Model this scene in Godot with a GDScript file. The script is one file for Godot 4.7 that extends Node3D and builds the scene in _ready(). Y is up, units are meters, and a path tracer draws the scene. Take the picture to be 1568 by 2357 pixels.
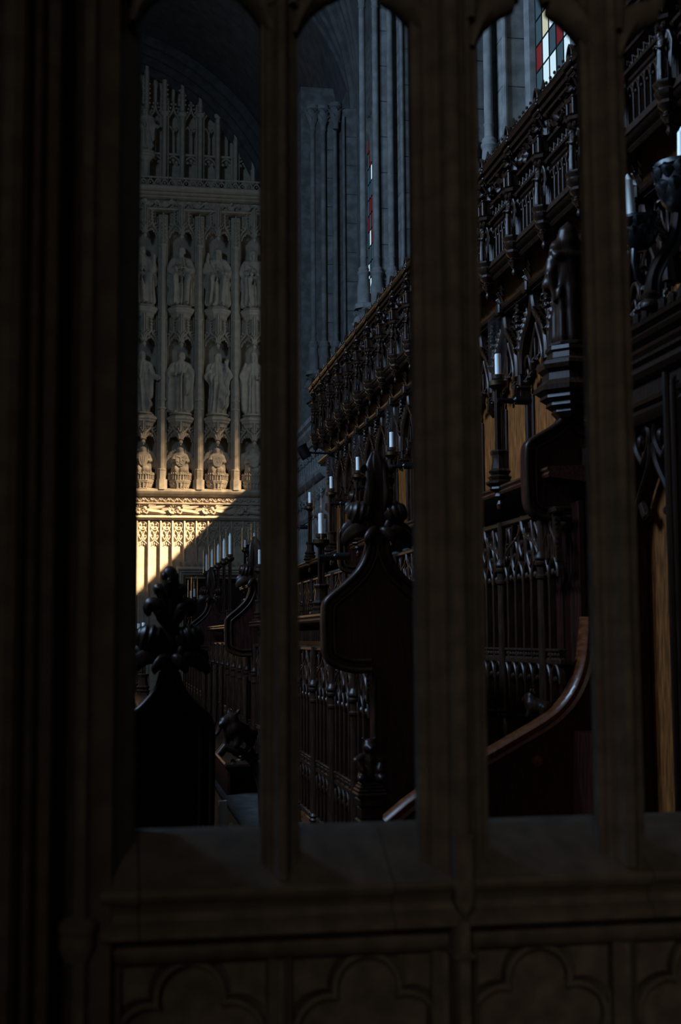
extends Node3D
const SUN := 8.5
const NORTH := 190.0
const WEST := 46.0
const SOUTH_SKY := 3.4
const NORTH_Z := [-6.5, -11.0]
# A dark choir seen through a stone screen. x to the south (right), y up, -z to the east (away from the camera).


# ---------------------------------------------------------------- mesh builder
class MB:
	var v := PackedVector3Array()

	func tri(a: Vector3, b: Vector3, c: Vector3) -> void:
		v.append(a)
		v.append(b)
		v.append(c)

	func quad(a: Vector3, b: Vector3, c: Vector3, d: Vector3) -> void:
		tri(a, b, c)
		tri(a, c, d)

	func add(o: MB, t := Transform3D()) -> MB:
		v.append_array(t * o.v)
		return self

	func moved(t: Transform3D) -> MB:
		var o := MB.new()
		o.v = t * v
		return o

	func grid(rows: Array, wrap_u := false, wrap_v := false) -> void:
		var n := rows.size()
		var m: int = rows[0].size()
		for i in (n if wrap_v else n - 1):
			var a: PackedVector3Array = rows[i]
			var b: PackedVector3Array = rows[(i + 1) % n]
			for j in (m if wrap_u else m - 1):
				var k := (j + 1) % m
				quad(a[j], a[k], b[k], b[j])

	func fan(ring: PackedVector3Array, flip := false) -> void:
		var c := Vector3()
		for p in ring:
			c += p
		c /= ring.size()
		for j in ring.size():
			var k := (j + 1) % ring.size()
			if flip:
				tri(c, ring[k], ring[j])
			else:
				tri(c, ring[j], ring[k])

	# box with chamfered edges: centre, size, chamfer
	func box(c: Vector3, s: Vector3, ch := 0.0, t := Transform3D()) -> MB:
		var h := s * 0.5
		var k := minf(ch, minf(h.x, minf(h.y, h.z)) * 0.95)
		var at := v.size()
		if k <= 0.0:
			for sx: float in [-1.0, 1.0]:
				quad(Vector3(sx * h.x, -h.y, -h.z), Vector3(sx * h.x, h.y, -h.z), Vector3(sx * h.x, h.y, h.z), Vector3(sx * h.x, -h.y, h.z))
				quad(Vector3(-h.x, sx * h.y, -h.z), Vector3(-h.x, sx * h.y, h.z), Vector3(h.x, sx * h.y, h.z), Vector3(h.x, sx * h.y, -h.z))
				quad(Vector3(-h.x, -h.y, sx * h.z), Vector3(h.x, -h.y, sx * h.z), Vector3(h.x, h.y, sx * h.z), Vector3(-h.x, h.y, sx * h.z))
		else:
			var g := h - Vector3(k, k, k)
			for sx: float in [-1.0, 1.0]:
				quad(Vector3(sx * h.x, -g.y, -g.z), Vector3(sx * h.x, g.y, -g.z), Vector3(sx * h.x, g.y, g.z), Vector3(sx * h.x, -g.y, g.z))
				quad(Vector3(-g.x, sx * h.y, -g.z), Vector3(-g.x, sx * h.y, g.z), Vector3(g.x, sx * h.y, g.z), Vector3(g.x, sx * h.y, -g.z))
				quad(Vector3(-g.x, -g.y, sx * h.z), Vector3(g.x, -g.y, sx * h.z), Vector3(g.x, g.y, sx * h.z), Vector3(-g.x, g.y, sx * h.z))
				for sy: float in [-1.0, 1.0]:
					quad(Vector3(sx * h.x, sy * g.y, -g.z), Vector3(sx * g.x, sy * h.y, -g.z), Vector3(sx * g.x, sy * h.y, g.z), Vector3(sx * h.x, sy * g.y, g.z))
					quad(Vector3(sx * h.x, -g.y, sy * g.z), Vector3(sx * h.x, g.y, sy * g.z), Vector3(sx * g.x, g.y, sy * h.z), Vector3(sx * g.x, -g.y, sy * h.z))
					quad(Vector3(-g.x, sx * h.y, sy * g.z), Vector3(g.x, sx * h.y, sy * g.z), Vector3(g.x, sx * g.y, sy * h.z), Vector3(-g.x, sx * g.y, sy * h.z))
					for sz: float in [-1.0, 1.0]:
						tri(Vector3(sx * h.x, sy * g.y, sz * g.z), Vector3(sx * g.x, sy * h.y, sz * g.z), Vector3(sx * g.x, sy * g.y, sz * h.z))
		for i in range(at, v.size()):
			v[i] = t * (v[i] + c)
		return self

	# profile of (radius, height) turned round the y axis at c
	func lathe(prof: Array, segs: int, c := Vector3(), phase := 0.0, from := 0.0, to := TAU) -> MB:
		var rows := []
		var full := is_equal_approx(to - from, TAU)
		var n := segs if full else segs + 1
		for p: Vector2 in prof:
			var r := PackedVector3Array()
			for j in n:
				var a := phase + from + (to - from) * j / segs
				r.append(c + Vector3(p.x * cos(a), p.y, p.x * sin(a)))
			rows.append(r)
		grid(rows, full)
		if full:
			if prof[0].x > 0.0001:
				fan(rows[0])
			if prof[-1].x > 0.0001:
				fan(rows[-1], true)
		return self

	# a closed outline (in side, n) swept along a path lying across n, mitred at corners
	func sweep(path: PackedVector3Array, prof: PackedVector2Array, n: Vector3, closed := false, scales := []) -> MB:
		var rows := []
		var m := path.size()
		for i in m:
			var a := path[(i - 1 + m) % m] if closed or i > 0 else path[i]
			var b := path[(i + 1) % m] if closed or i < m - 1 else path[i]
			var t1 := (path[i] - a).normalized()
			var t2 := (b - path[i]).normalized()
			if t1 == Vector3.ZERO:
				t1 = t2
			if t2 == Vector3.ZERO:
				t2 = t1
			var t := (t1 + t2).normalized()
			if t == Vector3.ZERO:
				t = t2
			var side := t.cross(n).normalized()
			var k := 1.0 / maxf(0.35, t.dot(t2))
			var s: float = scales[i] if scales.size() else 1.0
			var r := PackedVector3Array()
			for p in prof:
				r.append(path[i] + side * (p.x * k * s) + n * (p.y * s))
			rows.append(r)
		grid(rows, true, closed)
		if not closed:
			var idx := Geometry2D.triangulate_polygon(prof)
			for e in [0, m - 1]:
				var r: PackedVector3Array = rows[e]
				for i in range(0, idx.size(), 3):
					tri(r[idx[i]], r[idx[i + 1]], r[idx[i + 2]])
		return self

	# elliptical sections (half width across, half thickness along n) lofted along a path
	func loft(path: PackedVector3Array, ws: Array, ts: Array, n: Vector3, segs := 8, ribs := 0, rib := 0.0) -> MB:
		var rows := []
		var m := path.size()
		for i in m:
			var t := (path[mini(i + 1, m - 1)] - path[maxi(i - 1, 0)]).normalized()
			var side := t.cross(n).normalized()
			var nn := side.cross(t).normalized()
			var r := PackedVector3Array()
			for j in segs:
				var a := TAU * j / segs
				var k := 1.0 + (rib * cos(a * ribs) if ribs > 0 else 0.0)
				r.append(path[i] + side * (cos(a) * ws[i] * k) + nn * (sin(a) * ts[i] * k))
			rows.append(r)
		grid(rows, true)
		fan(rows[0])
		fan(rows[-1], true)
		return self

	func tube(path: PackedVector3Array, r: float, segs := 8, n := Vector3(0.01, 0.02, 1)) -> MB:
		var w := []
		for p in path:
			w.append(r)
		return loft(path, w, w, n, segs)

	func ball(c: Vector3, r: Vector3, rings := 7, segs := 10, ribs := 0, rib := 0.0, t := Basis()) -> MB:
		var rows := []
		for i in rings + 1:
			var b := PI * i / rings
			var row := PackedVector3Array()
			for j in segs:
				var a := TAU * j / segs
				var k := 1.0 + (rib * cos(a * ribs) if ribs > 0 else 0.0)
				row.append(c + t * Vector3(r.x * sin(b) * cos(a) * k, -r.y * cos(b), r.z * sin(b) * sin(a) * k))
			rows.append(row)
		grid(rows, true)
		return self

	# outline in x, y given thickness from z0 to z1 with a chamfered front (z1) edge
	func prism(poly: PackedVector2Array, z0: float, z1: float, ch := 0.0) -> MB:
		var n := poly.size()
		var area := 0.0
		for i in n:
			area += poly[i].cross(poly[(i + 1) % n])
		var sgn := signf(area)
		var inner := PackedVector2Array()
		for i in n:
			var d1 := (poly[i] - poly[(i - 1 + n) % n]).normalized()
			var d2 := (poly[(i + 1) % n] - poly[i]).normalized()
			var nn := (Vector2(-d1.y, d1.x) + Vector2(-d2.y, d2.x)).normalized() * sgn
			inner.append(poly[i] + nn * (ch / maxf(0.5, absf(nn.dot(Vector2(-d2.y, d2.x))))))
		var rows := [PackedVector3Array(), PackedVector3Array(), PackedVector3Array()]
		for i in n:
			rows[0].append(Vector3(poly[i].x, poly[i].y, z0))
			rows[1].append(Vector3(poly[i].x, poly[i].y, z1 - ch))
			rows[2].append(Vector3(inner[i].x, inner[i].y, z1))
		if ch <= 0.0:
			rows.remove_at(1)
		grid(rows, true)
		var idx := Geometry2D.triangulate_polygon(poly)
		for i in range(0, idx.size(), 3):
			tri(rows[0][idx[i]], rows[0][idx[i + 1]], rows[0][idx[i + 2]])
			tri(rows[-1][idx[i]], rows[-1][idx[i + 2]], rows[-1][idx[i + 1]])
		return self

	# plate between two outlines of as many points, open inside, chamfered round the opening
	func ring_plate(inner: PackedVector2Array, outer: PackedVector2Array, z0: float, z1: float, ch: float) -> MB:
		var n := inner.size()
		var c := Vector2()
		for p in inner:
			c += p
		c /= n
		var rows := [PackedVector3Array(), PackedVector3Array(), PackedVector3Array(), PackedVector3Array(), PackedVector3Array()]
		for i in n:
			var o := (inner[i] - c).normalized() * ch
			rows[0].append(Vector3(outer[i].x, outer[i].y, z0))
			rows[1].append(Vector3(outer[i].x, outer[i].y, z1))
			rows[2].append(Vector3(inner[i].x + o.x, inner[i].y + o.y, z1))
			rows[3].append(Vector3(inner[i].x, inner[i].y, z1 - ch))
			rows[4].append(Vector3(inner[i].x, inner[i].y, z0))
		grid(rows, true, true)
		return self

	# faces meeting at less than the angle share their shading
	func mesh(angle := 42.0) -> ArrayMesh:
		var n := v.size() / 3
		var fn := PackedVector3Array()
		fn.resize(n)
		var ids := PackedInt32Array()
		ids.resize(n * 3)
		var seen := {}
		var near := []
		var keep := PackedByteArray()
		keep.resize(n)
		for f in n:
			var a := v[f * 3]
			var b := v[f * 3 + 1]
			var c := v[f * 3 + 2]
			fn[f] = (b - a).cross(c - a)
			if fn[f].length_squared() < 1e-18:
				continue
			keep[f] = 1
			for k in 3:
				var p := v[f * 3 + k] * 20000.0
				var key := Vector3i(roundi(p.x), roundi(p.y), roundi(p.z))
				var id: int = seen.get(key, -1)
				if id < 0:
					id = near.size()
					seen[key] = id
					near.append(PackedInt32Array())
				near[id].append(f)
				ids[f * 3 + k] = id
		var lim := cos(deg_to_rad(angle))
		var unit := PackedVector3Array()
		unit.resize(n)
		for f in n:
			unit[f] = fn[f].normalized()
		var pos := PackedVector3Array()
		var nor := PackedVector3Array()
		for f in n:
			if keep[f] == 0:
				continue
			var u := unit[f]
			for k: int in [0, 2, 1]:
				var s := Vector3()
				for g in near[ids[f * 3 + k]]:
					if unit[g].dot(u) > lim:
						s += fn[g]
				pos.append(v[f * 3 + k])
				nor.append(s.normalized())
		var arr := []
		arr.resize(Mesh.ARRAY_MAX)
		arr[Mesh.ARRAY_VERTEX] = pos
		arr[Mesh.ARRAY_NORMAL] = nor
		var out := ArrayMesh.new()
		out.add_surface_from_arrays(Mesh.PRIMITIVE_TRIANGLES, arr)
		return out


# ---------------------------------------------------------------- signed distance bodies
class Body:
	var cell := 0.03
	var lo: Vector3
	var dim: Vector3i
	var f := PackedFloat32Array()

	func _init(a: Vector3, b: Vector3, c: float) -> void:
		cell = c
		lo = a
		dim = Vector3i(((b - a) / c).ceil()) + Vector3i.ONE
		f.resize(dim.x * dim.y * dim.z)
		f.fill(0.5)

	# tapered capsule joined with a smooth minimum; flat squashes it along z
	func cap(a: Vector3, b: Vector3, ra: float, rb: float, k := 0.04, flat := 1.0) -> void:
		var r := maxf(ra, rb) + k + cell * 2.0
		var p0 := Vector3i(((Vector3(minf(a.x, b.x) - r, minf(a.y, b.y) - r, minf(a.z, b.z) - r) - lo) / cell).floor()).clamp(Vector3i.ZERO, dim - Vector3i.ONE)
		var p1 := Vector3i(((Vector3(maxf(a.x, b.x) + r, maxf(a.y, b.y) + r, maxf(a.z, b.z) + r) - lo) / cell).ceil()).clamp(Vector3i.ZERO, dim - Vector3i.ONE)
		var d := b - a
		d.z /= flat
		var dd := maxf(d.length_squared(), 1e-9)
		for z in range(p0.z, p1.z + 1):
			for y in range(p0.y, p1.y + 1):
				var at := (z * dim.y + y) * dim.x
				for x in range(p0.x, p1.x + 1):
					var q := lo + Vector3(x, y, z) * cell - a
					q.z /= flat
					var h := clampf(q.dot(d) / dd, 0.0, 1.0)
					var e := (q - d * h).length() - lerpf(ra, rb, h)
					var o := f[at + x]
					var m := clampf(0.5 + 0.5 * (o - e) / k, 0.0, 1.0)
					f[at + x] = lerpf(o, e, m) - k * m * (1.0 - m)

	# hanging folds: ripples that run down the cloth between two heights
	func folds(y0: float, y1: float, amp: float, count: float, lean: float, seed_: float, axis := Vector3()) -> void:
		for z in dim.z:
			for y in dim.y:
				var wy := lo.y + y * cell
				if wy < y0 - 0.05 or wy > y1 + 0.05:
					continue
				var fade := smoothstep(y1 + 0.05, y1 - 0.2 * (y1 - y0), wy)
				for x in dim.x:
					var i := (z * dim.y + y) * dim.x + x
					if absf(f[i]) > 0.12:
						continue
					var wx := lo.x + x * cell - axis.x
					var wz := lo.z + z * cell - axis.z
					var a := atan2(wx, wz + 0.05) * count + lean * (wy - y0) * 6.0 + seed_
					f[i] -= amp * fade * (sin(a) + 0.5 * sin(a * 1.7 + seed_ * 2.0))

	func surface() -> MB:
		var out := MB.new()
		var idx := PackedInt32Array()
		idx.resize(f.size())
		idx.fill(-1)
		var pts := PackedVector3Array()
		var sx := 1
		var sy := dim.x
		var sz := dim.x * dim.y
		var off := PackedInt32Array([0, sx, sy, sx + sy, sz, sz + sx, sz + sy, sz + sx + sy])
		var cs := [Vector3(0, 0, 0), Vector3(1, 0, 0), Vector3(0, 1, 0), Vector3(1, 1, 0), Vector3(0, 0, 1), Vector3(1, 0, 1), Vector3(0, 1, 1), Vector3(1, 1, 1)]
		var ea := PackedInt32Array([0, 0, 0, 1, 1, 2, 2, 3, 4, 4, 5, 6])
		var eb := PackedInt32Array([1, 2, 4, 3, 5, 3, 6, 7, 5, 6, 7, 7])
		for z in dim.z - 1:
			for y in dim.y - 1:
				var row := z * sz + y * sy
				for x in dim.x - 1:
					var at := row + x
					var n := 0
					for k in 8:
						if f[at + off[k]] < 0.0:
							n += 1
					if n == 0 or n == 8:
						continue
					var s := Vector3()
					var c := 0
					for e in 12:
						var u := f[at + off[ea[e]]]
						var w := f[at + off[eb[e]]]
						if (u < 0.0) != (w < 0.0):
							s += (cs[ea[e]] as Vector3).lerp(cs[eb[e]], u / (u - w))
							c += 1
					idx[at] = pts.size()
					pts.append(lo + (Vector3(x, y, z) + s / c) * cell)
		for z in range(1, dim.z - 1):
			for y in range(1, dim.y - 1):
				var row := z * sz + y * sy
				for x in range(1, dim.x - 1):
					var at := row + x
					var u := f[at] < 0.0
					if u != (f[at + sx] < 0.0):
						_q(out, pts, idx[at - sy - sz], idx[at - sz], idx[at], idx[at - sy], u)
					if u != (f[at + sy] < 0.0):
						_q(out, pts, idx[at - sx - sz], idx[at - sx], idx[at], idx[at - sz], u)
					if u != (f[at + sz] < 0.0):
						_q(out, pts, idx[at - sx - sy], idx[at - sy], idx[at], idx[at - sx], u)
		return out

	func _q(out: MB, p: PackedVector3Array, a: int, b: int, c: int, d: int, keep: bool) -> void:
		if a < 0 or b < 0 or c < 0 or d < 0:
			return
		if keep:
			out.quad(p[a], p[b], p[c], p[d])
		else:
			out.quad(p[d], p[c], p[b], p[a])


# ---------------------------------------------------------------- outlines
func bar(w: float, d: float, ch: float) -> PackedVector2Array:
	return PackedVector2Array([Vector2(-w / 2, 0), Vector2(-w / 2, d - ch), Vector2(-w / 2 + ch, d), Vector2(w / 2 - ch, d), Vector2(w / 2, d - ch), Vector2(w / 2, 0)])


func round_bar(w: float, d: float) -> PackedVector2Array:
	var p := PackedVector2Array([Vector2(-w / 2, 0)])
	for i in 7:
		var a := PI - PI * i / 6.0
		p.append(Vector2(cos(a) * w / 2, d - w / 2 + sin(a) * w / 2))
	p.append(Vector2(w / 2, 0))
	return p


func bez(a: Vector2, b: Vector2, c: Vector2, d: Vector2, n: int, z := 0.0) -> PackedVector3Array:
	var p := PackedVector3Array()
	for i in n + 1:
		var q := a.bezier_interpolate(b, c, d, float(i) / n)
		p.append(Vector3(q.x, q.y, z))
	return p


func v3s(list: Array, z := 0.0) -> PackedVector3Array:
	var p := PackedVector3Array()
	for q: Vector2 in list:
		p.append(Vector3(q.x, q.y, z))
	return p


func pointed(cx: float, y: float, hw: float, h: float, n := 6, z := 0.0) -> PackedVector3Array:
	var p := bez(Vector2(cx - hw, y), Vector2(cx - hw, y + h * 0.55), Vector2(cx - hw * 0.45, y + h * 0.85), Vector2(cx, y + h), n, z)
	var q := bez(Vector2(cx, y + h), Vector2(cx + hw * 0.45, y + h * 0.85), Vector2(cx + hw, y + h * 0.55), Vector2(cx + hw, y), n, z)
	q.remove_at(0)
	p.append_array(q)
	return p


func ogee(cx: float, y: float, hw: float, h: float, n := 8, z := 0.0) -> PackedVector3Array:
	var p := bez(Vector2(cx - hw, y), Vector2(cx - hw, y + h * 0.72), Vector2(cx - hw * 0.06, y + h * 0.42), Vector2(cx, y + h), n, z)
	var q := bez(Vector2(cx, y + h), Vector2(cx + hw * 0.06, y + h * 0.42), Vector2(cx + hw, y + h * 0.72), Vector2(cx + hw, y), n, z)
	q.remove_at(0)
	p.append_array(q)
	return p


func vesica(c: Vector2, hw: float, hh: float, lean := 0.0, n := 6, z := 0.0) -> PackedVector3Array:
	var p := PackedVector3Array()
	for s in 2:
		for i in n:
			var u := float(i) / n
			var yy := (-1.0 + 2.0 * u) * hh * (1.0 if s == 0 else -1.0)
			var xx := hw * (1.0 - pow(absf(yy / hh), 1.8)) * (1.0 if s == 0 else -1.0)
			p.append(Vector3(c.x + xx + lean * yy, c.y + yy, z))
	return p


func circle(c: Vector2, r: float, n := 16, z := 0.0) -> PackedVector3Array:
	var p := PackedVector3Array()
	for i in n:
		p.append(Vector3(c.x + r * cos(TAU * i / n), c.y + r * sin(TAU * i / n), z))
	return p


func at(x: float, y: float, z: float) -> Transform3D:
	return Transform3D(Basis(), Vector3(x, y, z))


func turned(p: Vector3, ry: float, s := 1.0) -> Transform3D:
	return Transform3D(Basis(Vector3.UP, ry).scaled(Vector3(s, s, s)), p)


# sweep of a moulding outline (out, up) along x from x0 to x1
func run(x0: float, x1: float, prof: Array) -> MB:
	var m := MB.new()
	var rows := [PackedVector3Array(), PackedVector3Array()]
	for q: Vector2 in prof:
		rows[0].append(Vector3(x0, q.y, q.x))
		rows[1].append(Vector3(x1, q.y, q.x))
	m.grid(rows, true)
	var poly := PackedVector2Array(prof)
	var idx := Geometry2D.triangulate_polygon(poly)
	for r: PackedVector3Array in rows:
		for i in range(0, idx.size(), 3):
			m.tri(r[idx[i]], r[idx[i + 1]], r[idx[i + 2]])
	return m


# ---------------------------------------------------------------- things and parts
var names := {}


func numbered(called: String) -> String:
	var n: int = names.get(called, 0)
	names[called] = n + 1
	return called if n == 0 else "%s_%03d" % [called, n]


func thing(called: String, label: String, category: String, where := Vector3(), turn := 0.0, group := "") -> Node3D:
	var o := Node3D.new()
	o.name = numbered(called)
	add_child(o)
	o.position = where
	o.rotation.y = turn
	o.set_meta("label", label)
	o.set_meta("category", category)
	if group:
		o.set_meta("group", group)
	return o


func part(called: String, m, mat: Material, parent: Node3D, where := Transform3D(), angle := 42.0) -> MeshInstance3D:
	var o := MeshInstance3D.new()
	o.name = called
	o.mesh = m.mesh(angle) if m is MB else m
	o.material_override = mat
	parent.add_child(o, true)
	o.transform = where
	return o


func solo(called: String, m, mat: Material, label: String, category: String, where := Transform3D(), group := "") -> MeshInstance3D:
	var o := MeshInstance3D.new()
	o.name = numbered(called)
	o.mesh = m.mesh() if m is MB else m
	o.material_override = mat
	add_child(o)
	o.transform = where
	o.set_meta("label", label)
	o.set_meta("category", category)
	if group:
		o.set_meta("group", group)
	return o


func structure(called: String, m, mat: Material, label: String, category: String) -> MeshInstance3D:
	var o := solo(called, m, mat, label, category)
	o.set_meta("kind", "structure")
	return o


func copy(o: Node3D, label: String, where: Vector3, turn := 0.0) -> Node3D:
	var c: Node3D = o.duplicate()
	c.name = numbered(String(o.name).rstrip("0123456789_"))
	add_child(c)
	c.position = where
	c.rotation.y = turn
	c.set_meta("label", label)
	return c


const NTH := ["first", "second", "third", "fourth", "fifth", "sixth", "seventh", "eighth", "ninth", "tenth", "eleventh", "twelfth", "thirteenth", "fourteenth", "fifteenth", "sixteenth", "seventeenth", "eighteenth", "nineteenth", "twentieth", "twenty-first", "twenty-second"]

# ---------------------------------------------------------------- materials
var M := {}


func noise_tex(seed_: int, freq: float, lo: Color, hi: Color, size := 256, oct := 4, bump := false) -> NoiseTexture2D:
	var n := FastNoiseLite.new()
	n.seed = seed_
	n.frequency = freq
	n.fractal_octaves = oct
	var t := NoiseTexture2D.new()
	t.width = size
	t.height = size
	t.seamless = true
	t.noise = n
	if bump:
		return t
	var g := Gradient.new()
	g.colors = PackedColorArray([lo, hi])
	g.offsets = PackedFloat32Array([0.2, 0.8])
	t.color_ramp = g
	return t


func mat(called: String, col: Color, rough: float, spec := 0.5) -> StandardMaterial3D:
	var m := StandardMaterial3D.new()
	m.resource_name = called
	m.albedo_color = col
	m.roughness = rough
	m.metallic_specular = spec
	m.cull_mode = BaseMaterial3D.CULL_DISABLED
	M[called] = m
	return m


func textured(m: StandardMaterial3D, t: Texture2D, scale: Vector3) -> void:
	m.albedo_texture = t
	m.uv1_triplanar = true
	m.uv1_world_triplanar = true
	m.uv1_scale = scale


func make_materials() -> void:
	var blotch := noise_tex(3, 0.012, Color(0.78, 0.78, 0.78), Color(1, 1, 1), 512, 5)
	var soft := noise_tex(4, 0.012, Color(0.9, 0.9, 0.89), Color(1, 1, 1), 256, 4)
	var grain := noise_tex(11, 0.02, Color(0.62, 0.6, 0.58), Color(1, 1, 1), 512, 4)
	var pit := noise_tex(21, 0.05, Color(), Color(), 256, 4, true)
	for d: Array in [["stone_screen", Color(0.35, 0.32, 0.28), 1.6], ["stone_carved", Color(0.76, 0.7, 0.61), 1.2], ["stone_wall", Color(0.4, 0.395, 0.38), 0.5], ["stone_vault", Color(0.34, 0.33, 0.32), 0.4], ["stone_floor", Color(0.2, 0.19, 0.18), 0.8]]:
		var m := mat(d[0], d[1], 0.9, 0.3)
		textured(m, soft if d[0] == "stone_carved" else blotch, Vector3(d[2], d[2], d[2]))
		m.heightmap_enabled = true
		m.heightmap_texture = pit
		m.heightmap_scale = 0.12
	var oak := mat("oak_dark", Color(0.17, 0.11, 0.075), 0.36, 0.26)
	textured(oak, grain, Vector3(5, 0.5, 5))
	var red := mat("oak_red", Color(0.17, 0.065, 0.045), 0.45, 0.28)
	textured(red, grain, Vector3(4, 0.4, 4))
	var pan := mat("oak_panel", Color(0.47, 0.28, 0.125), 0.5, 0.3)
	textured(pan, grain, Vector3(4, 0.4, 4))
	var mid := mat("oak_mid", Color(0.27, 0.15, 0.085), 0.36, 0.4)
	textured(mid, grain, Vector3(4, 4, 0.5))
	var rail := mat("oak_rail", Color(0.36, 0.2, 0.1), 0.3, 0.45)
	textured(rail, grain, Vector3(3, 3, 0.5))
	var wax := mat("wax", Color(0.9, 0.9, 0.88), 0.5, 0.5)
	wax.subsurf_scatter_enabled = true
	wax.subsurf_scatter_strength = 0.3
	mat("wick", Color(0.05, 0.05, 0.05), 0.9, 0.2)
	var brass := mat("brass_dark", Color(0.25, 0.18, 0.1), 0.4, 0.5)
	brass.metallic = 0.8
	mat("black_metal", Color(0.03, 0.03, 0.035), 0.35, 0.5)
	var glass := mat("glass", Color(0.3, 0.3, 0.3, 0.03), 0.05, 0.5)
	glass.transparency = BaseMaterial3D.TRANSPARENCY_ALPHA
	mat("paper", Color(0.75, 0.75, 0.74), 0.8, 0.3)
	mat("lead", Color(0.06, 0.06, 0.06), 0.7, 0.3)
	for d: Array in [["pane_white", Color(0.75, 0.87, 0.93), 1.1], ["pane_blue", Color(0.3, 0.42, 0.5), 0.4], ["pane_red", Color(0.6, 0.16, 0.16), 0.35], ["pane_gold", Color(0.75, 0.76, 0.66), 1.0], ["unseen_north_pane", Color(0.62, 0.78, 0.95), 0.5], ["unseen_west_pane", Color(0.9, 0.7, 0.5), 0.3]]:  # north and west panes glow for windows out of view
		var p := mat(d[0], Color(0.05, 0.05, 0.05), 0.3, 0.4)
		p.emission_enabled = true
		p.emission = d[1]
		p.emission_energy_multiplier = d[2]

func area(called: String, p: Vector3, towards: Vector3, size: Vector2, col: Color, e: float) -> void:
	var l := AreaLight3D.new()
	l.name = called
	l.area_size = size
	l.area_normalize_energy = true
	l.light_color = col
	l.light_energy = e
	l.area_range = 80.0
	l.area_attenuation = 2.0
	l.shadow_enabled = true
	add_child(l)
	l.look_at_from_position(p, p + towards, Vector3.UP if absf(towards.normalized().y) < 0.9 else Vector3.RIGHT)


func _ready() -> void:
	var cam := Camera3D.new()
	cam.name = "camera"
	var attr := CameraAttributesPhysical.new()
	attr.frustum_focal_length = 30.55
	attr.frustum_focus_distance = 16.0
	attr.exposure_aperture = 2.0
	attr.frustum_near = 0.05
	attr.frustum_far = 200.0
	cam.attributes = attr
	cam.position = Vector3(0, 1.55, 0)
	cam.rotation_degrees = Vector3(5.4511, -9.9331, -0.35)
	cam.current = true
	add_child(cam)
	cam.fov = 42.893

	var env := Environment.new()
	env.background_mode = Environment.BG_SKY
	var sky := Sky.new()
	var sm := ProceduralSkyMaterial.new()
	sm.sky_top_color = Color(0.35, 0.5, 0.75)
	sm.sky_horizon_color = Color(0.7, 0.75, 0.8)
	sm.ground_bottom_color = Color(0.2, 0.2, 0.2)
	sm.ground_horizon_color = Color(0.5, 0.5, 0.5)
	sky.sky_material = sm
	env.sky = sky
	env.background_energy_multiplier = 0.25
	env.ambient_light_source = Environment.AMBIENT_SOURCE_DISABLED
	env.tonemap_mode = Environment.TONE_MAPPER_LINEAR
	env.tonemap_exposure = 1.0
	env.sdfgi_enabled = true
	env.ssao_enabled = true
	env.ssil_enabled = true
	var we := WorldEnvironment.new()
	we.name = "environment"
	we.environment = env
	add_child(we)

	var sun := DirectionalLight3D.new()
	sun.name = "sun"
	sun.light_color = Color(1.0, 0.88, 0.72)
	sun.light_energy = SUN
	sun.light_angular_distance = 1.6
	sun.shadow_enabled = true
	add_child(sun)
	sun.look_at_from_position(Vector3(), Vector3(-1.1, -1.045, -1.0), Vector3.UP)
	# unseen north windows placed to light the stalls, each as large as its glass
	for z: float in NORTH_Z:
		area("unseen_north_window_light", Vector3(-7.2, 10.25, z), Vector3(1, 0, 0), Vector2(2.8, 3.5), Color(0.68, 0.83, 1.0), NORTH)
	# skylight of an unseen south window, placed to light the reredos from the right
	area("unseen_south_window_light", Vector3(4.9, 9.4, -32.1), Vector3(-1, 0, 0), Vector2(5.6, 4.6), Color(0.86, 0.93, 1.0), SOUTH_SKY)
	# unseen west window behind the camera, placed to light the screen front
	area("unseen_west_window_light", Vector3(-4.0, 6.6, 13.2), Vector3(0, -0.0, -1), Vector2(4.0, 5.0), Color(1.0, 0.93, 0.87), WEST)

	make_materials()
	build_shell()
	build_screen()
	build_piers()
	build_windows()
	build_reredos()
	build_side_screen()
	build_canopy()
	build_stall_backs()
	build_desks()
	build_bench_ends()
	build_near_panel()
	build_lamps()
	build_statues()
	build_small()

# ---------------------------------------------------------------- shell
const PIERS := [-26.3, -20.8, -15.1, -9.4]
const SOUTH := [[-34.7, -29.1, 6.9, 12.2], [-25.4, -22.0, 7.4, 12.0], [-20.0, -16.2, 7.4, 12.0], [-14.78, -10.0, 7.4, 12.0]]


func slab(x0: float, x1: float, y0: float, y1: float, z0: float, z1: float) -> MB:
	return MB.new().box(Vector3(x0 + x1, y0 + y1, z0 + z1) * 0.5, Vector3(x1 - x0, y1 - y0, z1 - z0))


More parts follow.
